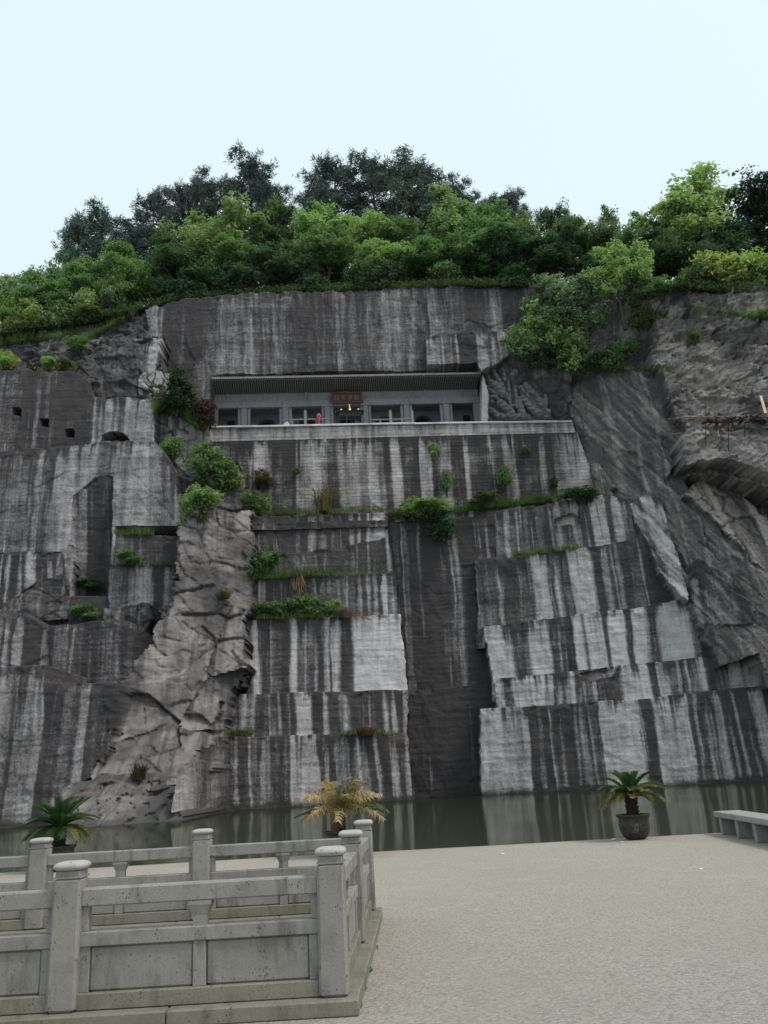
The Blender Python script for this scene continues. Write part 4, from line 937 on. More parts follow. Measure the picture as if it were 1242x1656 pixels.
# ------------------------------------------------------------------ rock carvings
def carving(name, items, Yf, label, cat, mat, step=.045, fat=1.2, lift=.55, pad=.8):
    """bas-relief: domed limbs and folds raised from a rock sheet that sinks into the cliff at its rim"""
    pts = [[np.array(atY(u, v, Yf))[[0, 2]] for u, v in it[0]] for it in items]
    al = np.array([q for P in pts for q in P]); lo = al.min(0) - pad; hi = al.max(0) + pad
    gx = np.arange(lo[0], hi[0], step); gz = np.arange(lo[1], hi[1], step); X, Z = np.meshgrid(gx, gz); h = np.full(X.shape, -.05)
    wx = X + .10 * (fbm(X * 2.2, Z * 2.2, 3, 1) - .5); wz = Z + .10 * (fbm(X * 2.2 + 7, Z * 2.2, 3, 2) - .5); near = np.full(X.shape, 9.)
    for P, (path, r, dy) in zip(pts, items):
        rr = [q / 14.2 * fat for q in (r if isinstance(r, (list, tuple)) else [r] * len(P))]
        if len(P) == 1: P = [P[0], P[0] + np.array([.01, .01])]; rr = rr * 2
        best = np.full(X.shape, 9.); br = np.full(X.shape, .1); ba = np.zeros(X.shape); acc = 0
        for a in range(len(P) - 1):
            v = P[a + 1] - P[a]; L = np.linalg.norm(v) + 1e-9; t = np.clip(((wx - P[a][0]) * v[0] + (wz - P[a][1]) * v[1]) / L ** 2, 0, 1)
            d = np.hypot(wx - P[a][0] - t * v[0], wz - P[a][1] - t * v[1]); R = rr[a] + (rr[a + 1] - rr[a]) * t; s = d / R
            n_ = s < best; best[n_] = s[n_]; br[n_] = R[n_]; ba[n_] = (acc + t * L)[n_]; acc += L
        dome = np.sqrt(np.clip(1 - best ** 2, 0, 1)) * br * 1.15 - dy * .55 * (best < 1)
        dome = dome + (best < 1) * .05 * np.sin(ba * 9 + best * 5) * np.clip(br * 3, 0, 1)          # folds
        h = np.where(best < 1, np.maximum(h, dome), h); near = np.minimum(near, best * br - br)
    h = h + .16 * (fbm(X * 1.6, Z * 1.6, 4, 4) - .5) - np.clip(near, 0, .35) * .5
    rim = np.minimum(np.minimum(X - lo[0], hi[0] - X), np.minimum(Z - lo[1] + .4, hi[1] - Z)); h = h - np.clip(.8 - rim - .5 * (fbm(X * 1.2, Z * 1.2, 3, 6) - .5), 0, .9) * 4.5
    n1, n2 = X.shape; ii = np.arange(n1 * n2).reshape(n1, n2); cx, zb = float(X.mean()), float(al[:, 1].min())
    V = np.stack([(X - cx).ravel(), (-h * lift / .55).ravel(), (Z - zb).ravel()], 1); F = np.stack([ii[:-1, :-1].ravel(), ii[:-1, 1:].ravel(), ii[1:, 1:].ravel(), ii[1:, :-1].ravel()], 1)
    o = link(bpy.data.objects.new(name, mesh_np(name, V, F, mat, smooth=True))); o.location = (cx, Yf, zb); tag(o, label, cat); return o
ys = hit(232, 615)[1]
carving('carved_figure', [
    ([(230, 611), (229, 622), (230, 632)], [5, 6.5, 6], 0), ([(235.5, 609)], 5.2, -.35), ([(230, 601), (240, 600)], [4, 3.5], -.15), ([(236, 613), (236, 619)], [3.4, 2.2], -.5),
    ([(219, 618)], 4.4, -.2), ([(224, 612), (218, 622), (219, 634), (223, 641)], [3, 3, 2.5, 3], -.2), ([(232, 626), (239, 632), (243, 640)], [4, 4, 3], -.5), ([(228, 624), (227, 634), (231, 641)], [3.5, 3.4, 3.4], -.45),
    ([(238, 618), (246, 627), (251, 633)], [3.4, 3.2, 3], -.2), ([(254, 635)], 5.5, -.15), ([(214, 645), (235, 646), (256, 647)], [3, 4, 3], .1), ([(250, 645), (258, 650)], [3, 2.2], -.1), ([(212, 600), (220, 606)], [4, 5], .5), ([(246, 600), (250, 622)], [4, 4], .6)],
    ys - .25, 'pale carved seated figure holding round objects on a ledge left of the dark cypress', 'rock carving', mat_stone('pale_carved_stone', (.30, .29, .285), (.07, .07, .07), False, .3, .5))
def z2(x, y): return (760 + x / 6.9, 560 + y / 6.9)
yr = 94.1
carving('carved_relief', [
    ([z2(235, 265), z2(285, 345), z2(350, 450), z2(400, 570), z2(440, 640)], [3, 3, 3.5, 3.5, 3], -.45), ([z2(230, 420), z2(310, 480), z2(370, 560)], [6, 8, 7], .0),
    ([z2(330, 660), z2(400, 715), z2(465, 760)], [6, 6, 4.5], -.5), ([z2(220, 720), z2(300, 790), z2(380, 800)], [4.5, 5, 4], -.2), ([z2(215, 510), z2(255, 520), z2(290, 560)], [3.5, 3, 3], -.2), ([z2(210, 580), z2(260, 575), z2(300, 600)], [2.5, 3, 2.5], -.3),
    ([z2(240, 640)], 4.5, -.1), ([z2(365, 230), z2(375, 300), z2(385, 380)], [5, 4, 4.5], .1), ([z2(470, 340), z2(500, 310)], [6, 6], .1), ([z2(425, 400), z2(430, 500), z2(450, 600)], [3, 3.5, 3], .0),
    ([z2(500, 470), z2(515, 590), z2(520, 700)], [3, 3, 3], -.2), ([z2(545, 600), z2(560, 700), z2(590, 800)], [3, 4.5, 6], -.4), ([z2(580, 590), z2(640, 670), z2(700, 735), z2(770, 775)], [4, 6, 5, 6], -.3),
    ([z2(865, 755)], 6, -.1), ([z2(800, 790), z2(900, 800)], [4, 4], 0), ([z2(640, 520), z2(655, 575)], [3, 2], .1), ([z2(690, 640), z2(730, 700)], [2.5, 2.5], .1), ([z2(520, 460), z2(575, 450), z2(600, 520)], [2.5, 2.5, 2.5], .1), ([z2(440, 650), z2(450, 690), z2(490, 680)], [3, 3, 2.5], -.4), ([z2(190, 240), z2(205, 380), z2(195, 600), z2(195, 800)], [3, 4, 4, 4], .3), ([z2(420, 780), z2(520, 800), z2(640, 805)], [5, 6, 5], 0), ([z2(300, 180), z2(330, 250)], [4, 5], .4), ([z2(450, 200), z2(420, 270)], [5, 4], .4), ([z2(740, 560), z2(800, 660)], [5, 5], .5), ([z2(620, 430), z2(700, 520)], [6, 6], .6)],
    yr, 'large carved relief of entwined limbs and drapery right of the hall', 'rock carving', M_CARVE, lift=.9)

# ------------------------------------------------------------------ scaffold under the overhang
yo = float(np.median([hit(u, 690)[1] for u in (1140, 1170, 1200, 1230)])) - 2.0
def sc(u, v, dy=0): return Vector(atY(u, v, yo + dy))
sb = sc(1180, 680); scf = empty('scaffold', sb); tag(scf, 'dark pole scaffold platform hanging under the rough overhang at far right', 'scaffold')
def spart(mb, name, mat):
    mb.v = [tuple(Vector(p) - sb) for p in mb.v]; return mb.build(name, mat, scf)
rr = random.Random(9)
for i in range(9):
    v = 675 + (i % 5) * 2.2; dy = (i // 3) * .45; u0 = 1104 + rr.uniform(-3, 24)
    spart(MB().tube([sc(u0, v, dy), sc(1180, v + rr.uniform(-2, 1), dy), sc(1275, v - 4 + rr.uniform(-1, 1), dy)], .05, 6), 'pole', M_BAMBOO)
for i in range(120):
    u = rr.uniform(1138, 1262); a = rr.uniform(-6, 6)
    p = sc(u, 679 - (u - 1180) * .035 + rr.uniform(-4, 5), rr.uniform(-.7, .6)); q = p + Vector((rr.uniform(-.7, .7), rr.uniform(-.6, .6), rr.uniform(-.35, .35)))
    spart(MB().tube([p, q], .075, 5), 'cross_pole', M_IRON if i % 4 else M_BAMBOO)
for u, v0, v1 in ((1141, 655, 722), (1178, 684, 738), (1204, 682, 710), (1228, 684, 705)): spart(MB().tube([sc(u, v0, .5), sc(u + .5, v1, .9)], .04, 6), 'upright', M_IRON)
for v in (677.5, 702): spart(MB().tube([sc(1080, v, .8), sc(1118, v - 2, .8)], .03, 5), 'guy_rope', M_BAMBOO)
pk = MB(); a = sc(1230, 640, .7); b = sc(1238, 668, .2); d = b - a
pm = (a + b) / 2; wv = Vector((.13, 0, .03)); tv = Vector((0, .05, .02))
pk.add([a - wv - tv, a + wv - tv, a + wv + tv, a - wv + tv, b - wv - tv, b + wv - tv, b + wv + tv, b - wv + tv], [(0, 1, 2, 3), (4, 5, 6, 7), (0, 1, 5, 4), (1, 2, 6, 5), (2, 3, 7, 6), (3, 0, 4, 7)])
pk = pk.build('plank', M_PLANK); tag(pk, 'pale fresh wooden plank leaning above the scaffold at far right', 'plank')

# ------------------------------------------------------------------ litter
def scrap(u, v, s, label, z=GZ0, name='paper_scrap'):
    p = atZ(u, v, z); r = random.Random(int(u)); mb = MB(); n = 7
    top = [(s * (.6 + .5 * r.random()) * math.cos(2 * math.pi * i / n), s * .8 * (.6 + .5 * r.random()) * math.sin(2 * math.pi * i / n), s * .35 * r.random() + .006) for i in range(n)]
    mb.add(top + [(0, 0, s * .55)] + [(a, b, 0.002) for a, b, c in top], [(i, (i + 1) % n, n) for i in range(n)] + [(n + 1 + i, n + 1 + (i + 1) % n, (i + 1) % n, i) for i in range(n)])
    o = mb.build(name, M_WHITE); o.location = p; tag(o, label, 'litter', 'scraps of litter')
scrap(445, 1648, .032, 'small white crumpled scrap on the ground before the balustrade plinth')
scrap(992, 1358, .06, 'white crumpled scrap on the ground left of the potted cycad')
scrap(1006, 1362, .035, 'thin white scrap lying just below the dark flower pot')
scrap(1133, 1406, .04, 'white scrap on the open plaza right of the other litter')
scrap(813, 1381, .035, 'pale flattened scrap near the pond edge in the middle of the plaza')
scrap(1088, 1366, .025, 'small white scrap on the plaza in front of the bench')
# ------------------------------------------------------------------ plants
NP = np.random.default_rng(21)
def unit(n):
    v = NP.normal(size=(n, 3)); return v / np.linalg.norm(v, axis=1)[:, None]
def cards(C, size, asp=.5, up=.35, out=None):
    """leaf-shaped quads at the points C, turned mostly face-up"""
    n = len(C); nrm = unit(n); nrm[:, 2] = np.abs(nrm[:, 2]) + up
    if out is not None: nrm += out * .5
    nrm /= np.linalg.norm(nrm, axis=1)[:, None]
    a = np.cross(nrm, unit(n)); a /= np.linalg.norm(a, axis=1)[:, None] + 1e-9; b = np.cross(nrm, a)
    s = (size * (.6 + .8 * NP.random(n)))[:, None] if np.ndim(size) == 0 else size[:, None]
    fold = nrm * s * .22
    V = np.stack([C - a * s, C - b * s * asp + fold, C + a * s, C + b * s * asp + fold], 1).reshape(-1, 3)
    return V, np.arange(n * 4).reshape(n, 4)
def clumped(lobes, nclump, per, crad, size, flat=.6, up=.4, low=-.35):
    """lobes: (cx,cy,cz,rx,ry,rz) ellipsoids; leaves sit in clumps near the lobes' skin"""
    w = np.array([l[3] * l[4] * l[5] for l in lobes]) ** .67; pick = NP.choice(len(lobes), nclump, p=w / w.sum()); L = np.array(lobes)[pick]
    d = unit(nclump); d[:, 2] = np.where(d[:, 2] < low, -d[:, 2] * .6, d[:, 2])
    cc = L[:, :3] + d * L[:, 3:] * ((.45 + .55 * NP.random(nclump) ** .6) * np.where(NP.random(nclump) < .22, 1.38, 1.0))[:, None]
    cr_ = crad * (.6 + .8 * NP.random(nclump))
    P = np.repeat(cc, per, 0); o = np.clip(NP.normal(size=(len(P), 3)) * .5, -.95, .95); o[:, 2] *= flat
    r = np.repeat(cr_, per)[:, None]; P = P + o * r; P[:, 2] -= .25 * r[:, 0] * (o[:, 0] ** 2 + o[:, 1] ** 2)
    out = np.repeat(d, per, 0)
    V, F = cards(P, size, .5, up, out); return V, F, cc
def limb_mesh(name, trunk, limbs, mat, n=7):
    mb = MB(); mb.tube(*trunk, n)
    for p, r in limbs: mb.tube(p, r, 5)
    return mb.mesh(name, mat, True)
def tree_variant(k):
    r = random.Random(40 + k); lobes = []
    nl = r.randint(6, 8)
    for i in range(nl):
        a = 2 * math.pi * i / nl + r.uniform(-.4, .4); q = r.uniform(1.1, 2.3); z = r.uniform(2.6, 7.8)
        s = r.uniform(1.15, 1.9); lobes.append((q * math.cos(a), q * math.sin(a), z, s * 1.2, s * 1.2, s * .95))
    lobes.append((r.uniform(-.6, .6), r.uniform(-.6, .6), 8.3, 1.5, 1.5, 1.4)); lobes.append((0, 0, 5.5, 2.2, 2.2, 2.2))
    V, F, cc = clumped(lobes, 150, 88, .80, .165)
    tr = ([(0, 0, -.4), (r.uniform(-.1, .1), r.uniform(-.1, .1), 1.5), (r.uniform(-.25, .25), r.uniform(-.25, .25), 4), (r.uniform(-.4, .4), r.uniform(-.4, .4), 7.2)], [.24, .18, .13, .05])
    limbs = []
    for i in range(16):
        c = Vector(cc[r.randrange(len(cc))]); z0 = r.uniform(2.0, min(6, max(2.2, c.z - .8))); b = Vector((0, 0, z0)); m = b.lerp(c, .5) + Vector((r.uniform(-.2, .2), r.uniform(-.2, .2), -.25)); limbs.append(([b, m, c], [.08, .05, .015]))
    return limb_mesh('trunk', tr, limbs, M_BARK), mesh_np('crown', V, F, M_LEAF)
def pine_variant(k):
    r = random.Random(80 + k); tr_p = [Vector((0, 0, -.4))]; x = y = 0
    for i in range(6): x += r.uniform(-.14, .14); y += r.uniform(-.14, .14); tr_p.append(Vector((x, y, 1.7 * (i + 1) - .4)))
    def tp(z):
        f = max(0, min(5.99, (z + .4) / 1.7)); i = int(f); return tr_p[i].lerp(tr_p[i + 1], f - i)
    limbs = []; tufts = []
    nb = 30
    for i in range(nb):
        z = 2.6 + 7.0 * (i / nb) ** .9 + r.uniform(-.2, .2); a = i * 2.4 + r.uniform(-.5, .5); L = (2.5 * (1 - ((z - 4.2) / 6.6) ** 2) ** .5 if z > 4.2 else 2.2) * r.uniform(.65, 1.1); b = tp(min(z, 9.4))
        e = b + Vector((math.cos(a) * L, math.sin(a) * L, L * r.uniform(.10, .5))); m = b.lerp(e, .55) + Vector((0, 0, -.12 * L)); limbs.append(([b, m, e], [.07, .04, .012]))
        for q in range(17):
            t = r.uniform(.35, 1.05); p = b.lerp(e, t) + Vector((r.gauss(0, .30), r.gauss(0, .30), r.gauss(.05, .18))); tufts.append(p)
    for q in range(30): tufts.append(Vector((x, y, 9.6)) + Vector((r.gauss(0, .35), r.gauss(0, .35), r.uniform(-.9, .5))))
    T = np.array([tuple(p) for p in tufts]); per = 24; P = np.repeat(T, per, 0); n = len(P); d = unit(n); d[:, 2] = d[:, 2] * .7 + .35; d /= np.linalg.norm(d, axis=1)[:, None]
    L = .24 * (.7 + .6 * NP.random(n))[:, None]; s = np.cross(d, unit(n)); s /= np.linalg.norm(s, axis=1)[:, None]; w = .030
    P = P + NP.normal(size=P.shape) * .13
    V = np.stack([P - s * w, P + s * w, P + d * L + s * w * .4, P + d * L - s * w * .4], 1).reshape(-1, 3)
    return limb_mesh('trunk', (tr_p, [.20, .18, .16, .13, .10, .07, .02]), limbs, M_PINEBARK), mesh_np('crown', V, np.arange(n * 4).reshape(n, 4), M_NEEDLE)
def shrub_variant(k, conical=False):
    r = random.Random(120 + k); lobes = []
    if conical:
        for i in range(7): z = .2 + .27 * i; q = .62 * (1 - i / 8.2); lobes.append((r.uniform(-.08, .08), r.uniform(-.08, .08), z, q, q, .35))
        V, F, cc = clumped(lobes, 90, 60, .22, .055, 1.0, .1)
    else:
        for i in range(5): a = 1.26 * i + r.random(); q = r.uniform(.25, .6); s = r.uniform(.32, .55); lobes.append((q * math.cos(a), q * math.sin(a), r.uniform(.28, 1.2), s * 1.15, s * 1.15, s))
        V, F, cc = clumped(lobes, 95, 38, .27, .074, low=-.9)
    limbs = []
    for i in range(10):
        c = Vector(cc[r.randrange(len(cc))]); b = Vector((r.uniform(-.1, .1), r.uniform(-.1, .1), -.1)); limbs.append(([b, b.lerp(c, .5) + Vector((0, 0, .1)), c], [.03, .02, .006]))
    return limb_mesh('stem', ([(0, 0, -.2), (0, 0, .5)], [.05, .02]), limbs, M_BARK), mesh_np('foliage', V, F, M_LEAF)
def blades(P, H, lean, width):
    """grass blades: bent three-point ribbons"""
    n = len(P); a = NP.random(n) * 6.283; d = np.stack([np.cos(a), np.sin(a), 0 * a], 1); s = np.stack([-np.sin(a), np.cos(a), 0 * a], 1)
    H = (H * (.55 + .7 * NP.random(n)))[:, None] if np.ndim(H) == 0 else H[:, None]; le = (lean * (.3 + NP.random(n)))[:, None]; z = np.array([[0, 0, 1.0]])
    w = width
    m = P + z * H * .6 + d * H * le * .4; t = P + z * H * (1 - le * .35) + d * H * le
    V = np.stack([P - s * w, P + s * w, m + s * w * .8, m - s * w * .8, t + s * w * .12, t - s * w * .12], 1).reshape(-1, 3); b = np.arange(n) * 6
    F = np.concatenate([np.stack([b, b + 1, b + 2, b + 3], 1), np.stack([b + 3, b + 2, b + 4, b + 5], 1)])
    return V, F
def tuft_variant(k):
    n = 170; r = .35 * np.sqrt(NP.random(n)); a = NP.random(n) * 6.283; P = np.stack([r * np.cos(a), r * np.sin(a), -.03 + 0 * a], 1)
    V, F = blades(P, 1.0, 1.0, .022); return mesh_np('blades', V, F, M_GRASS)

TREES = [tree_variant(i) for i in range(5)]; PINES = [pine_variant(i) for i in range(4)]; SHRUBS = [shrub_variant(i) for i in range(4)]; CONE = shrub_variant(9, True); TUFTS = [tuft_variant(i) for i in range(3)]
def put(name, meshes, loc, sc, rz, col, label, cat, group=None, tilt=(0, 0)):
    root = empty(name, loc, rz); root.rotation_euler = (tilt[0], tilt[1], rz); root.scale = sc; tag(root, label, cat, group)
    for me in meshes:
        o = bpy.data.objects.new(me.name.split('.')[0], me); link(o, root); o.color = tuple(col) + (1,)
    return root
BR = (.26, .37, .17); MI = (.15, .24, .115); DK = (.07, .12, .075); YG = (.27, .36, .13); PN = (.068, .098, .098); GR = (.19, .26, .17); OL = (.13, .155, .075); DB = (.15, .105, .07); DG = (.20, .17, .09)  # leaf tints shifted towards blue to carry distant haze, strongest in PN
def depth(p): return (Vector(p) - Vector((0, 0, CAMZ))).dot(AF)
ORD = ['first', 'second', 'third', 'fourth', 'fifth', 'sixth', 'seventh', 'eighth', 'ninth', 'tenth', 'eleventh', 'twelfth', 'thirteenth', 'fourteenth', 'fifteenth', 'sixteenth', 'seventeenth', 'eighteenth', 'nineteenth', 'twentieth']
rt = random.Random(77)
def hill_tree(u, vt, d, wpx, kind, col, label, cat='tree', group=None, name='broadleaf_tree', shr=False):
    X = atY(u, vt + 60, 95 + d)[0]
    for _ in range(3): Y = float(hface(X)) + d; X = atY(u, vt + 60, Y)[0]
    zb = float(hillz(X, Y)) - .2; zt = atY(u, vt, Y)[2]; h = max(2.0, zt - zb)
    wm = wpx * depth((X, Y, (zb + zt) / 2)) / FPX
    if kind == 'pine': ms = PINES[rt.randrange(4)]; sw = wm / 3.9; sh = h / 10.7
    elif shr: ms = SHRUBS[rt.randrange(4)]; sw = wm / 1.8; sh = h / 1.6
    else: ms = TREES[rt.randrange(5)]; sw = wm / 6.6; sh = h / 10.3
    f_ = rt.uniform(.82, 1.15); v = [c * f_ * rt.uniform(.93, 1.07) for c in col]
    put(name, ms, (X, Y, zb), (sw, sw, sh), rt.uniform(0, 6.28), v, label, cat, group)
pines = [(165, 328, 12, 80), (208, 352, 10, 73), (250, 306, 12, 69), (287, 290, 13, 60), (316, 280, 14, 60), (348, 283, 13, 64), (405, 263, 13, 94), (440, 292, 11, 62), (506, 300, 12, 69), (545, 252, 15, 87), (605, 255, 15, 76), (664, 252, 14, 96), (704, 272, 14, 69), (745, 292, 13, 69), (795, 314, 12, 60), (831, 303, 12, 60)]
for i, (u, v, d, w) in enumerate(pines):
    lab = f'dark pine on the hilltop skyline, {ORD[i]} pine counted from the left'
    hill_tree(u, v, d, w, 'pine', PN, lab, 'pine tree', 'pines along the hilltop skyline', 'pine_tree')
hill_tree(128, 350, 10, 60, 'pine', PN, 'low dark pine peeping out left below the skyline pines', 'pine tree', 'pines along the hilltop skyline', 'pine_tree')
upper = [(28, 425, 9, 80, GR), (98, 388, 10, 76, GR), (205, 388, 9, 86, MI), (268, 376, 9, 90, MI), (345, 345, 8, 140, BR), (440, 330, 11, 96, MI), (520, 333, 10, 100, BR), (590, 340, 10, 100, BR), (645, 352, 9, 84, MI), (722, 298, 11, 104, BR), (790, 330, 9, 120, MI), (838, 345, 9, 84, MI), (890, 322, 10, 58, DK), (945, 345, 8, 96, MI), (985, 333, 9, 70, GR), (1042, 345, 8, 90, MI), (1105, 275, 10, 158, BR), (1165, 330, 9, 96, DK)]
for i, (u, v, d, w, c) in enumerate(upper):
    look = {GR: 'greyish green', MI: 'mid green', BR: 'bright green', DK: 'dark green'}[c]
    lab = f'{look} broadleaf tree, {ORD[i]} from the left in the row behind the cliff edge bushes'
    if u == 1105: lab = 'tallest light green broadleaf tree with open crown against the sky at right'
    if u == 345: lab = 'big bright green bushy tree below the left pines'
    if u == 890: lab = 'slim dark ivy-clad tree standing alone against the sky right of the pines'
    hill_tree(u, v, d, w, 'tree', c, lab, 'tree', 'broadleaf trees on the hill')
hill_tree(1222, 296, 11, 120, 'tree', (.030, .050, .045), 'dense blackish evergreen at the far right edge of the skyline', 'tree', 'broadleaf trees on the hill')
lower = [(3, 477, 2.2, 69, MI), (54, 431, 3.6, 90, MI), (115, 431, 3.3, 88, MI), (156, 414, 5.2, 89, MI), (216, 419, 3.7, 90, MI), (297, 408, 3.4, 116, DK), (374, 391, 4.3, 100, MI), (455, 400, 3.4, 102, DK), (531, 371, 3.9, 119, MI), (617, 382, 3.0, 104, BR), (700, 379, 3.8, 107, MI), (766, 380, 3.9, 114, MI), (831, 374, 3.0, 108, DK), (894, 378, 3.6, 97, DK), (961, 413, 4.3, 81, DK), (1060, 372, 5.0, 95, DK), (1131, 385, 4.5, 95, DK)]
for i, (u, v, d, w, c) in enumerate(sorted(lower, key=lambda t: t[0])):
    look = {MI: 'mid green', BR: 'bright green', DK: 'dark green'}[c]
    hill_tree(u, v, d, w, 'tree', c, f'{look} bushy tree close behind the cliff edge, {ORD[i]} from the left in its row', 'tree', 'bushy trees close behind the cliff edge')
edge = [(0, 485, 48, YG), (42, 494, 58, YG), (92, 481, 54, MI), (140, 466, 48, BR), (177, 453, 56, MI), (294, 455, 71, DK), (389, 440, 77, DK), (505, 440, 48, DK), (617, 422, 76, DK), (725, 424, 48, MI), (833, 422, 69, DK)]
for i, (u, v, w, c) in enumerate(sorted(edge, key=lambda t: t[0])):
    look = {YG: 'yellow-green', MI: 'mid green', BR: 'bright green', DK: 'dark shaded'}[c]
    hill_tree(u, v, 1.3, w, 'tree', c, f'{look} shrub overhanging the cliff edge, {ORD[i]} from the left along the brink', 'shrub', 'shrubs along the cliff brink', 'shrub', True)

def cliff_plant(u, vb, wpx, hpx, kind, col, label, name='shrub', cat='shrub', group=None, fwd=.35):
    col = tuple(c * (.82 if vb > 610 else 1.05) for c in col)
    p = hit(u, vb); dd = depth(p); w = wpx * dd / FPX; h = hpx * dd / FPX / .93
    p = (p[0], p[1] - fwd - w * .18, p[2] - .1)
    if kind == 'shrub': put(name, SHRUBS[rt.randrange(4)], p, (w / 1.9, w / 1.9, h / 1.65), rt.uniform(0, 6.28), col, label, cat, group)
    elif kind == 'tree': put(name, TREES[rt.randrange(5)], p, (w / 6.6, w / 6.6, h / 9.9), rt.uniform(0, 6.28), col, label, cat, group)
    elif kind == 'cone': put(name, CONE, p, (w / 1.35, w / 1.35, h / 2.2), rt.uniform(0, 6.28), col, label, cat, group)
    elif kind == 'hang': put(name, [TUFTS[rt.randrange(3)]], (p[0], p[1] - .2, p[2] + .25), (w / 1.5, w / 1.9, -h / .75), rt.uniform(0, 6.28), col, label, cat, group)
    elif kind == 'tuft': put(name, [TUFTS[rt.randrange(3)]], p, (w / 1.5, w / 1.5, h / .85), rt.uniform(0, 6.28), col, label, cat, group)
G_ = 'plants growing on the cliff'
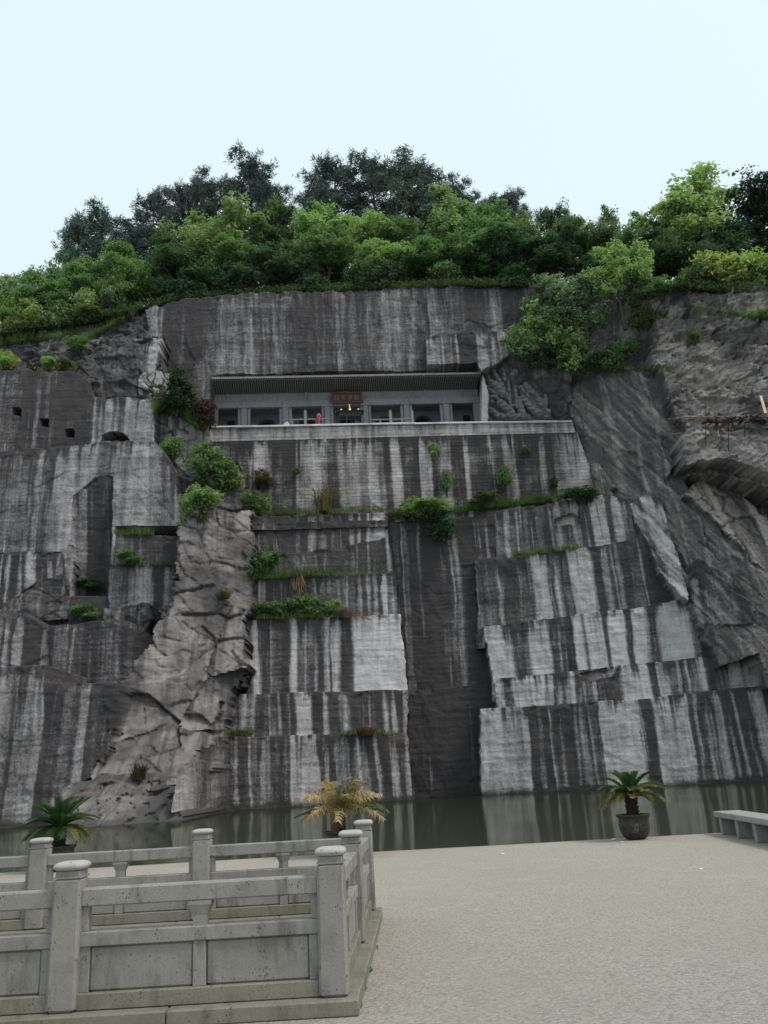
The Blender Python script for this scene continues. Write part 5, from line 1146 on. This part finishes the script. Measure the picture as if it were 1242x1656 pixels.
for a in [
    (290, 672, 58, 78, 'cone', (.030, .062, .026), 'dark green cypress at the left end of the terrace', 'cypress', 'cypress'),
    (335, 690, 46, 62, 'shrub', (.075, .050, .040), 'reddish brown withered bush between the cypress and the hall', 'withered_bush', 'shrub'),
    (279, 738, 42, 40, 'shrub', BR, 'small bright shrub on the rock below the cypress'),
    (346, 802, 84, 80, 'shrub', MI, 'large spreading green shrub on the slope left of the retaining wall'),
    (330, 842, 70, 52, 'shrub', BR, 'bright yellow-green shrub hanging over the top of the rough rock'),
    (372, 790, 50, 40, 'shrub', YG, 'yellow-green sprig at the right of the large slope shrub'),
    (427, 796, 40, 34, 'shrub', DB, 'brown dried shrub at the foot of the retaining wall'),
    (415, 832, 52, 34, 'shrub', MI, 'low green shrub left on the ledge under the retaining wall'),
    (525, 830, 52, 36, 'tuft', DG, 'dry straw-coloured grass clump on the ledge under the retaining wall', 'grass_clump', 'grass clump'),
    (480, 768, 14, 10, 'shrub', MI, 'tiny green tuft rooted in the left half of the retaining wall'),
    (701, 742, 20, 30, 'shrub', BR, 'small upright bright shrub rooted in the middle of the retaining wall'),
    (722, 802, 24, 44, 'shrub', GR, 'thin pale shrub against the wall above the tall recess'),
    (816, 792, 28, 40, 'shrub', MI, 'small green shrub at the foot of the wall right of the recess'),
    (850, 738, 16, 16, 'shrub', OL, 'small olive tuft high on the right part of the wall'),
    (893, 788, 18, 14, 'shrub', DK, 'small dark tuft near the right end of the wall'),
    (935, 815, 56, 26, 'shrub', DK, 'dark green creeping shrub at the right end of the grassy ledge'),
    (690, 842, 84, 28, 'shrub', BR, 'green creeper on the ledge above the tall recess'),
    (716, 872, 58, 58, 'shrub', DK, 'dense dark creeper hanging down into the tall recess'),
    (655, 838, 40, 22, 'shrub', MI, 'low green growth at the left lip of the tall recess'),
    (780, 818, 44, 22, 'shrub', OL, 'olive low growth on the ledge right of the recess'),
    (430, 934, 54, 48, 'shrub', MI, 'round green shrub on the fourth bench beside the rough rock'),
    (482, 931, 40, 36, 'hang', (.25, .19, .165), 'pale dead grass hanging over the fourth bench', 'grass_clump', 'grass clump'),
    (440, 996, 60, 30, 'shrub', MI, 'green shrub at the left of the planted bench below the dead grass'),
    (496, 996, 64, 46, 'shrub', MI, 'wide dark green shrub in the middle of the planted bench'),
    (538, 994, 38, 22, 'shrub', BR, 'small bright shrub right of the wide bench shrub'),
    (556, 998, 34, 16, 'tuft', (.24, .18, .16), 'small pinkish dry grass clump at the right of the planted bench', 'grass_clump', 'grass clump'),
    (592, 1188, 40, 14, 'tuft', DB, 'small brown dry grass clump on the lowest bench', 'grass_clump', 'grass clump'),
    (205, 862, 40, 34, 'shrub', BR, 'bright shrub on the small ledge beside the groove'), (235, 862, 40, 30, 'shrub', OL, 'olive shrub right of the bright one on the small ledge'),
    (210, 912, 44, 22, 'shrub', MI, 'low shrub on the ledge beneath the bright shrub by the groove'), (145, 955, 50, 20, 'shrub', DK, 'dark shrub growing inside the vertical groove'), (140, 1002, 50, 26, 'shrub', MI, 'green shrub at the bottom of the vertical groove'),
    (365, 968, 34, 14, 'tuft', OL, 'small olive grass patch on the rough rock', 'grass_clump', 'grass clump'),
    (230, 1258, 42, 26, 'tuft', (.09, .085, .05), 'brownish grass clump on the rock shelf above the pond', 'grass_clump', 'grass clump'),
    (872, 570, 92, 58, 'shrub', BR, 'bright green spreading bush above the carved relief'), (932, 596, 62, 60, 'shrub', BR, 'yellowish green bush right of the bright spreading bush'), (1000, 598, 60, 44, 'shrub', MI, 'mid green bush at the right end of the ledge above the tilted wall'), (880, 598, 60, 36, 'shrub', DK, 'dark low bush below the bright spreading bush'), (960, 600, 50, 34, 'shrub', DK, 'dark low bush at the lip of the tilted wall'),
    (1004, 538, 104, 142, 'tree', BR, 'tall light green tree on the slope left of the right bluff', 'broadleaf_tree', 'tree'), (905, 528, 66, 54, 'shrub', GR, 'greyish green bush at the right end of the upper cliff'), (955, 536, 54, 40, 'shrub', GR, 'grey-green low bush between the slope tree and the upper cliff'), (862, 508, 38, 40, 'shrub', GR, 'thin grey-green bush on the upper cliff end'), (890, 490, 56, 40, 'shrub', GR, 'small grey-green bush highest among those at the upper cliff end'), (945, 500, 60, 48, 'shrub', GR, 'grey-green bush in the gully left of the slope tree'), (1048, 510, 66, 70, 'tree', MI, 'mid green bush right of the slope tree beside the bluff'), (1040, 534, 50, 36, 'shrub', OL, 'olive shrub at the foot of the right bluff'),
    (1120, 560, 26, 26, 'shrub', OL, 'small olive tuft on the face of the right bluff'), (1230, 520, 40, 16, 'shrub', MI, 'small grassy shrub on the right bluff ledge'),
    (12, 598, 44, 28, 'shrub', YG, 'yellow-green tuft on the ledge at the far left'), (85, 596, 34, 20, 'shrub', YG, 'sparse yellowish tuft on the ledge above the square holes'), (108, 598, 30, 16, 'shrub', OL, 'sparse olive tuft right of the yellowish one above the square holes'), (130, 566, 36, 20, 'shrub', MI, 'small green shrub on the rough rock at upper left'),
    (90, 532, 60, 22, 'shrub', MI, 'low green shrub under the left brink'), (150, 520, 60, 20, 'shrub', OL, 'low olive shrub under the left brink'), (195, 505, 54, 24, 'shrub', BR, 'low bright shrub under the left brink beside the upper cliff'),
    (15, 528, 50, 44, 'shrub', YG, 'yellow-green shrub at the left frame edge'),
]: cliff_plant(*a, group=G_)
# right brink
for (u, v, w, d, c, lab) in [(1170, 408, 96, 2.0, YG, 'yellow-green shrub on top of the right bluff'), (1222, 404, 90, 2.2, YG, 'yellow-green shrub at the right frame edge above the bluff'), (1120, 420, 70, 1.6, MI, 'mid green shrub at the left end of the bluff top'), (1270, 400, 90, 2.0, MI, 'mid green shrub at the outer end of the bluff top')]:
    hill_tree(u, v, d, w, 'tree', c, lab, 'shrub', 'shrubs along the cliff brink', 'shrub', True)

# undergrowth between the trees
n = 30000; X = NP.uniform(-50, 52, n); Y = hface(X) + NP.uniform(-.6, 16, n) ** 1.0; Z = hillz(X, Y) + NP.random(n) ** 2 * 1.6
V, F = cards(np.stack([X, Y, Z], 1), .20)
und = link(bpy.data.objects.new('undergrowth', mesh_np('undergrowth', V, F, M_LEAF))); und.color = (.035, .065, .028, 1); tag(und, 'dark leafy undergrowth below the hilltop trees', 'undergrowth', kind='stuff')
n = 26000; X = NP.uniform(-50, 52, n); Y = hface(X) + NP.uniform(-1.0, 2.5, n); Z = hillz(X, Y) + NP.random(n) * 1.0 - .1
V, F = cards(np.stack([X, Y, Z], 1), .17)
und = link(bpy.data.objects.new('brink_weeds', mesh_np('brink_weeds', V, F, M_LEAF))); und.color = (.085, .125, .06, 1); tag(und, 'low weeds along the top edge of the cliff', 'weeds', kind='stuff')
# grass along the ledges
def ledge_grass(name, runs, col, label, width=.022):
    P = []; H = []
    for (u0, v0, u1, v1, hpx, nb) in runs:
        ts = np.linspace(0, 1, max(3, int(abs(u1 - u0) / 7) + 1)); K = np.array([hit(u0 + (u1 - u0) * t, v0 + (v1 - v0) * t) for t in ts])
        tt = NP.random(nb); Q = np.stack([np.interp(tt, ts, K[:, i]) for i in range(3)], 1)
        Q[:, 1] -= NP.uniform(-.1, .9, nb); Q[:, 2] += NP.uniform(-.12, .05, nb); dd = np.array([depth(q) for q in Q[:1]])[0]
        P.append(Q); H.append(hpx * dd / FPX * (.5 + .8 * NP.random(nb)) * (.4 + 1.2 * fbm(Q[:, 0] * .6, Q[:, 0] * 0, 3, 1)))
    V, F = blades(np.vstack(P), np.concatenate(H), .9, width); o = link(bpy.data.objects.new(name, mesh_np(name, V, F, M_GRASS))); o.color = col + (1,); tag(o, label, 'grass', kind='stuff')
ledge_grass('ledge_grass', [(250, 668, 290, 672, 16, 900), (288, 672, 330, 700, 22, 1200), (410, 834, 620, 828, 10, 900), (640, 838, 760, 828, 14, 900), (760, 826, 900, 812, 14, 1600), (880, 812, 965, 800, 10, 600), (410, 938, 545, 930, 14, 800), (545, 932, 640, 927, 5, 300), (410, 1002, 560, 998, 9, 500), (368, 1190, 410, 1188, 12, 300), (545, 1188, 640, 1186, 7, 300), (830, 899, 935, 888, 9, 700), (188, 914, 290, 914, 7, 400), (188, 865, 250, 866, 10, 500), (785, 1014, 860, 1004, 4, 120), (0, 560, 130, 545, 14, 700), (130, 560, 230, 505, 12, 700), (1110, 500, 1242, 520, 10, 500), (930, 604, 1095, 598, 8, 500)], (.105, .165, .050), 'green grass growing along the ledges of the cliff')
ledge_grass('dry_grass', [(420, 834, 560, 830, 9, 300), (560, 998, 600, 996, 7, 150), (470, 934, 520, 932, 9, 200), (370, 1190, 400, 1189, 10, 150), (555, 1187, 625, 1185, 8, 200), (645, 836, 700, 834, 14, 200), (0, 598, 120, 600, 4, 250), (820, 540, 900, 590, 6, 200)], (.17, .145, .08), 'dry yellowish grass along the ledges of the cliff')
# weeds along the plinth
P = []; 
for (u, v, k) in ((596, 1572, 60), (586, 1600, 50), (611, 1487, 50), (578, 1628, 30), (604, 1535, 26), (300, 1654, 20)):
    q = atZ(u, v, GZ0); P.append(np.array(q)[None] + NP.normal(size=(k, 3)) * np.array([.025, .06, 0]))
P = np.vstack(P); P[:, 2] = GZ0
V, F = blades(P, .045, 1.0, .004); o = link(bpy.data.objects.new('plinth_weeds', mesh_np('plinth_weeds', V, F, M_GRASS))); o.color = (.10, .14, .05, 1); tag(o, 'tiny green weeds along the balustrade plinth', 'weeds', kind='stuff')
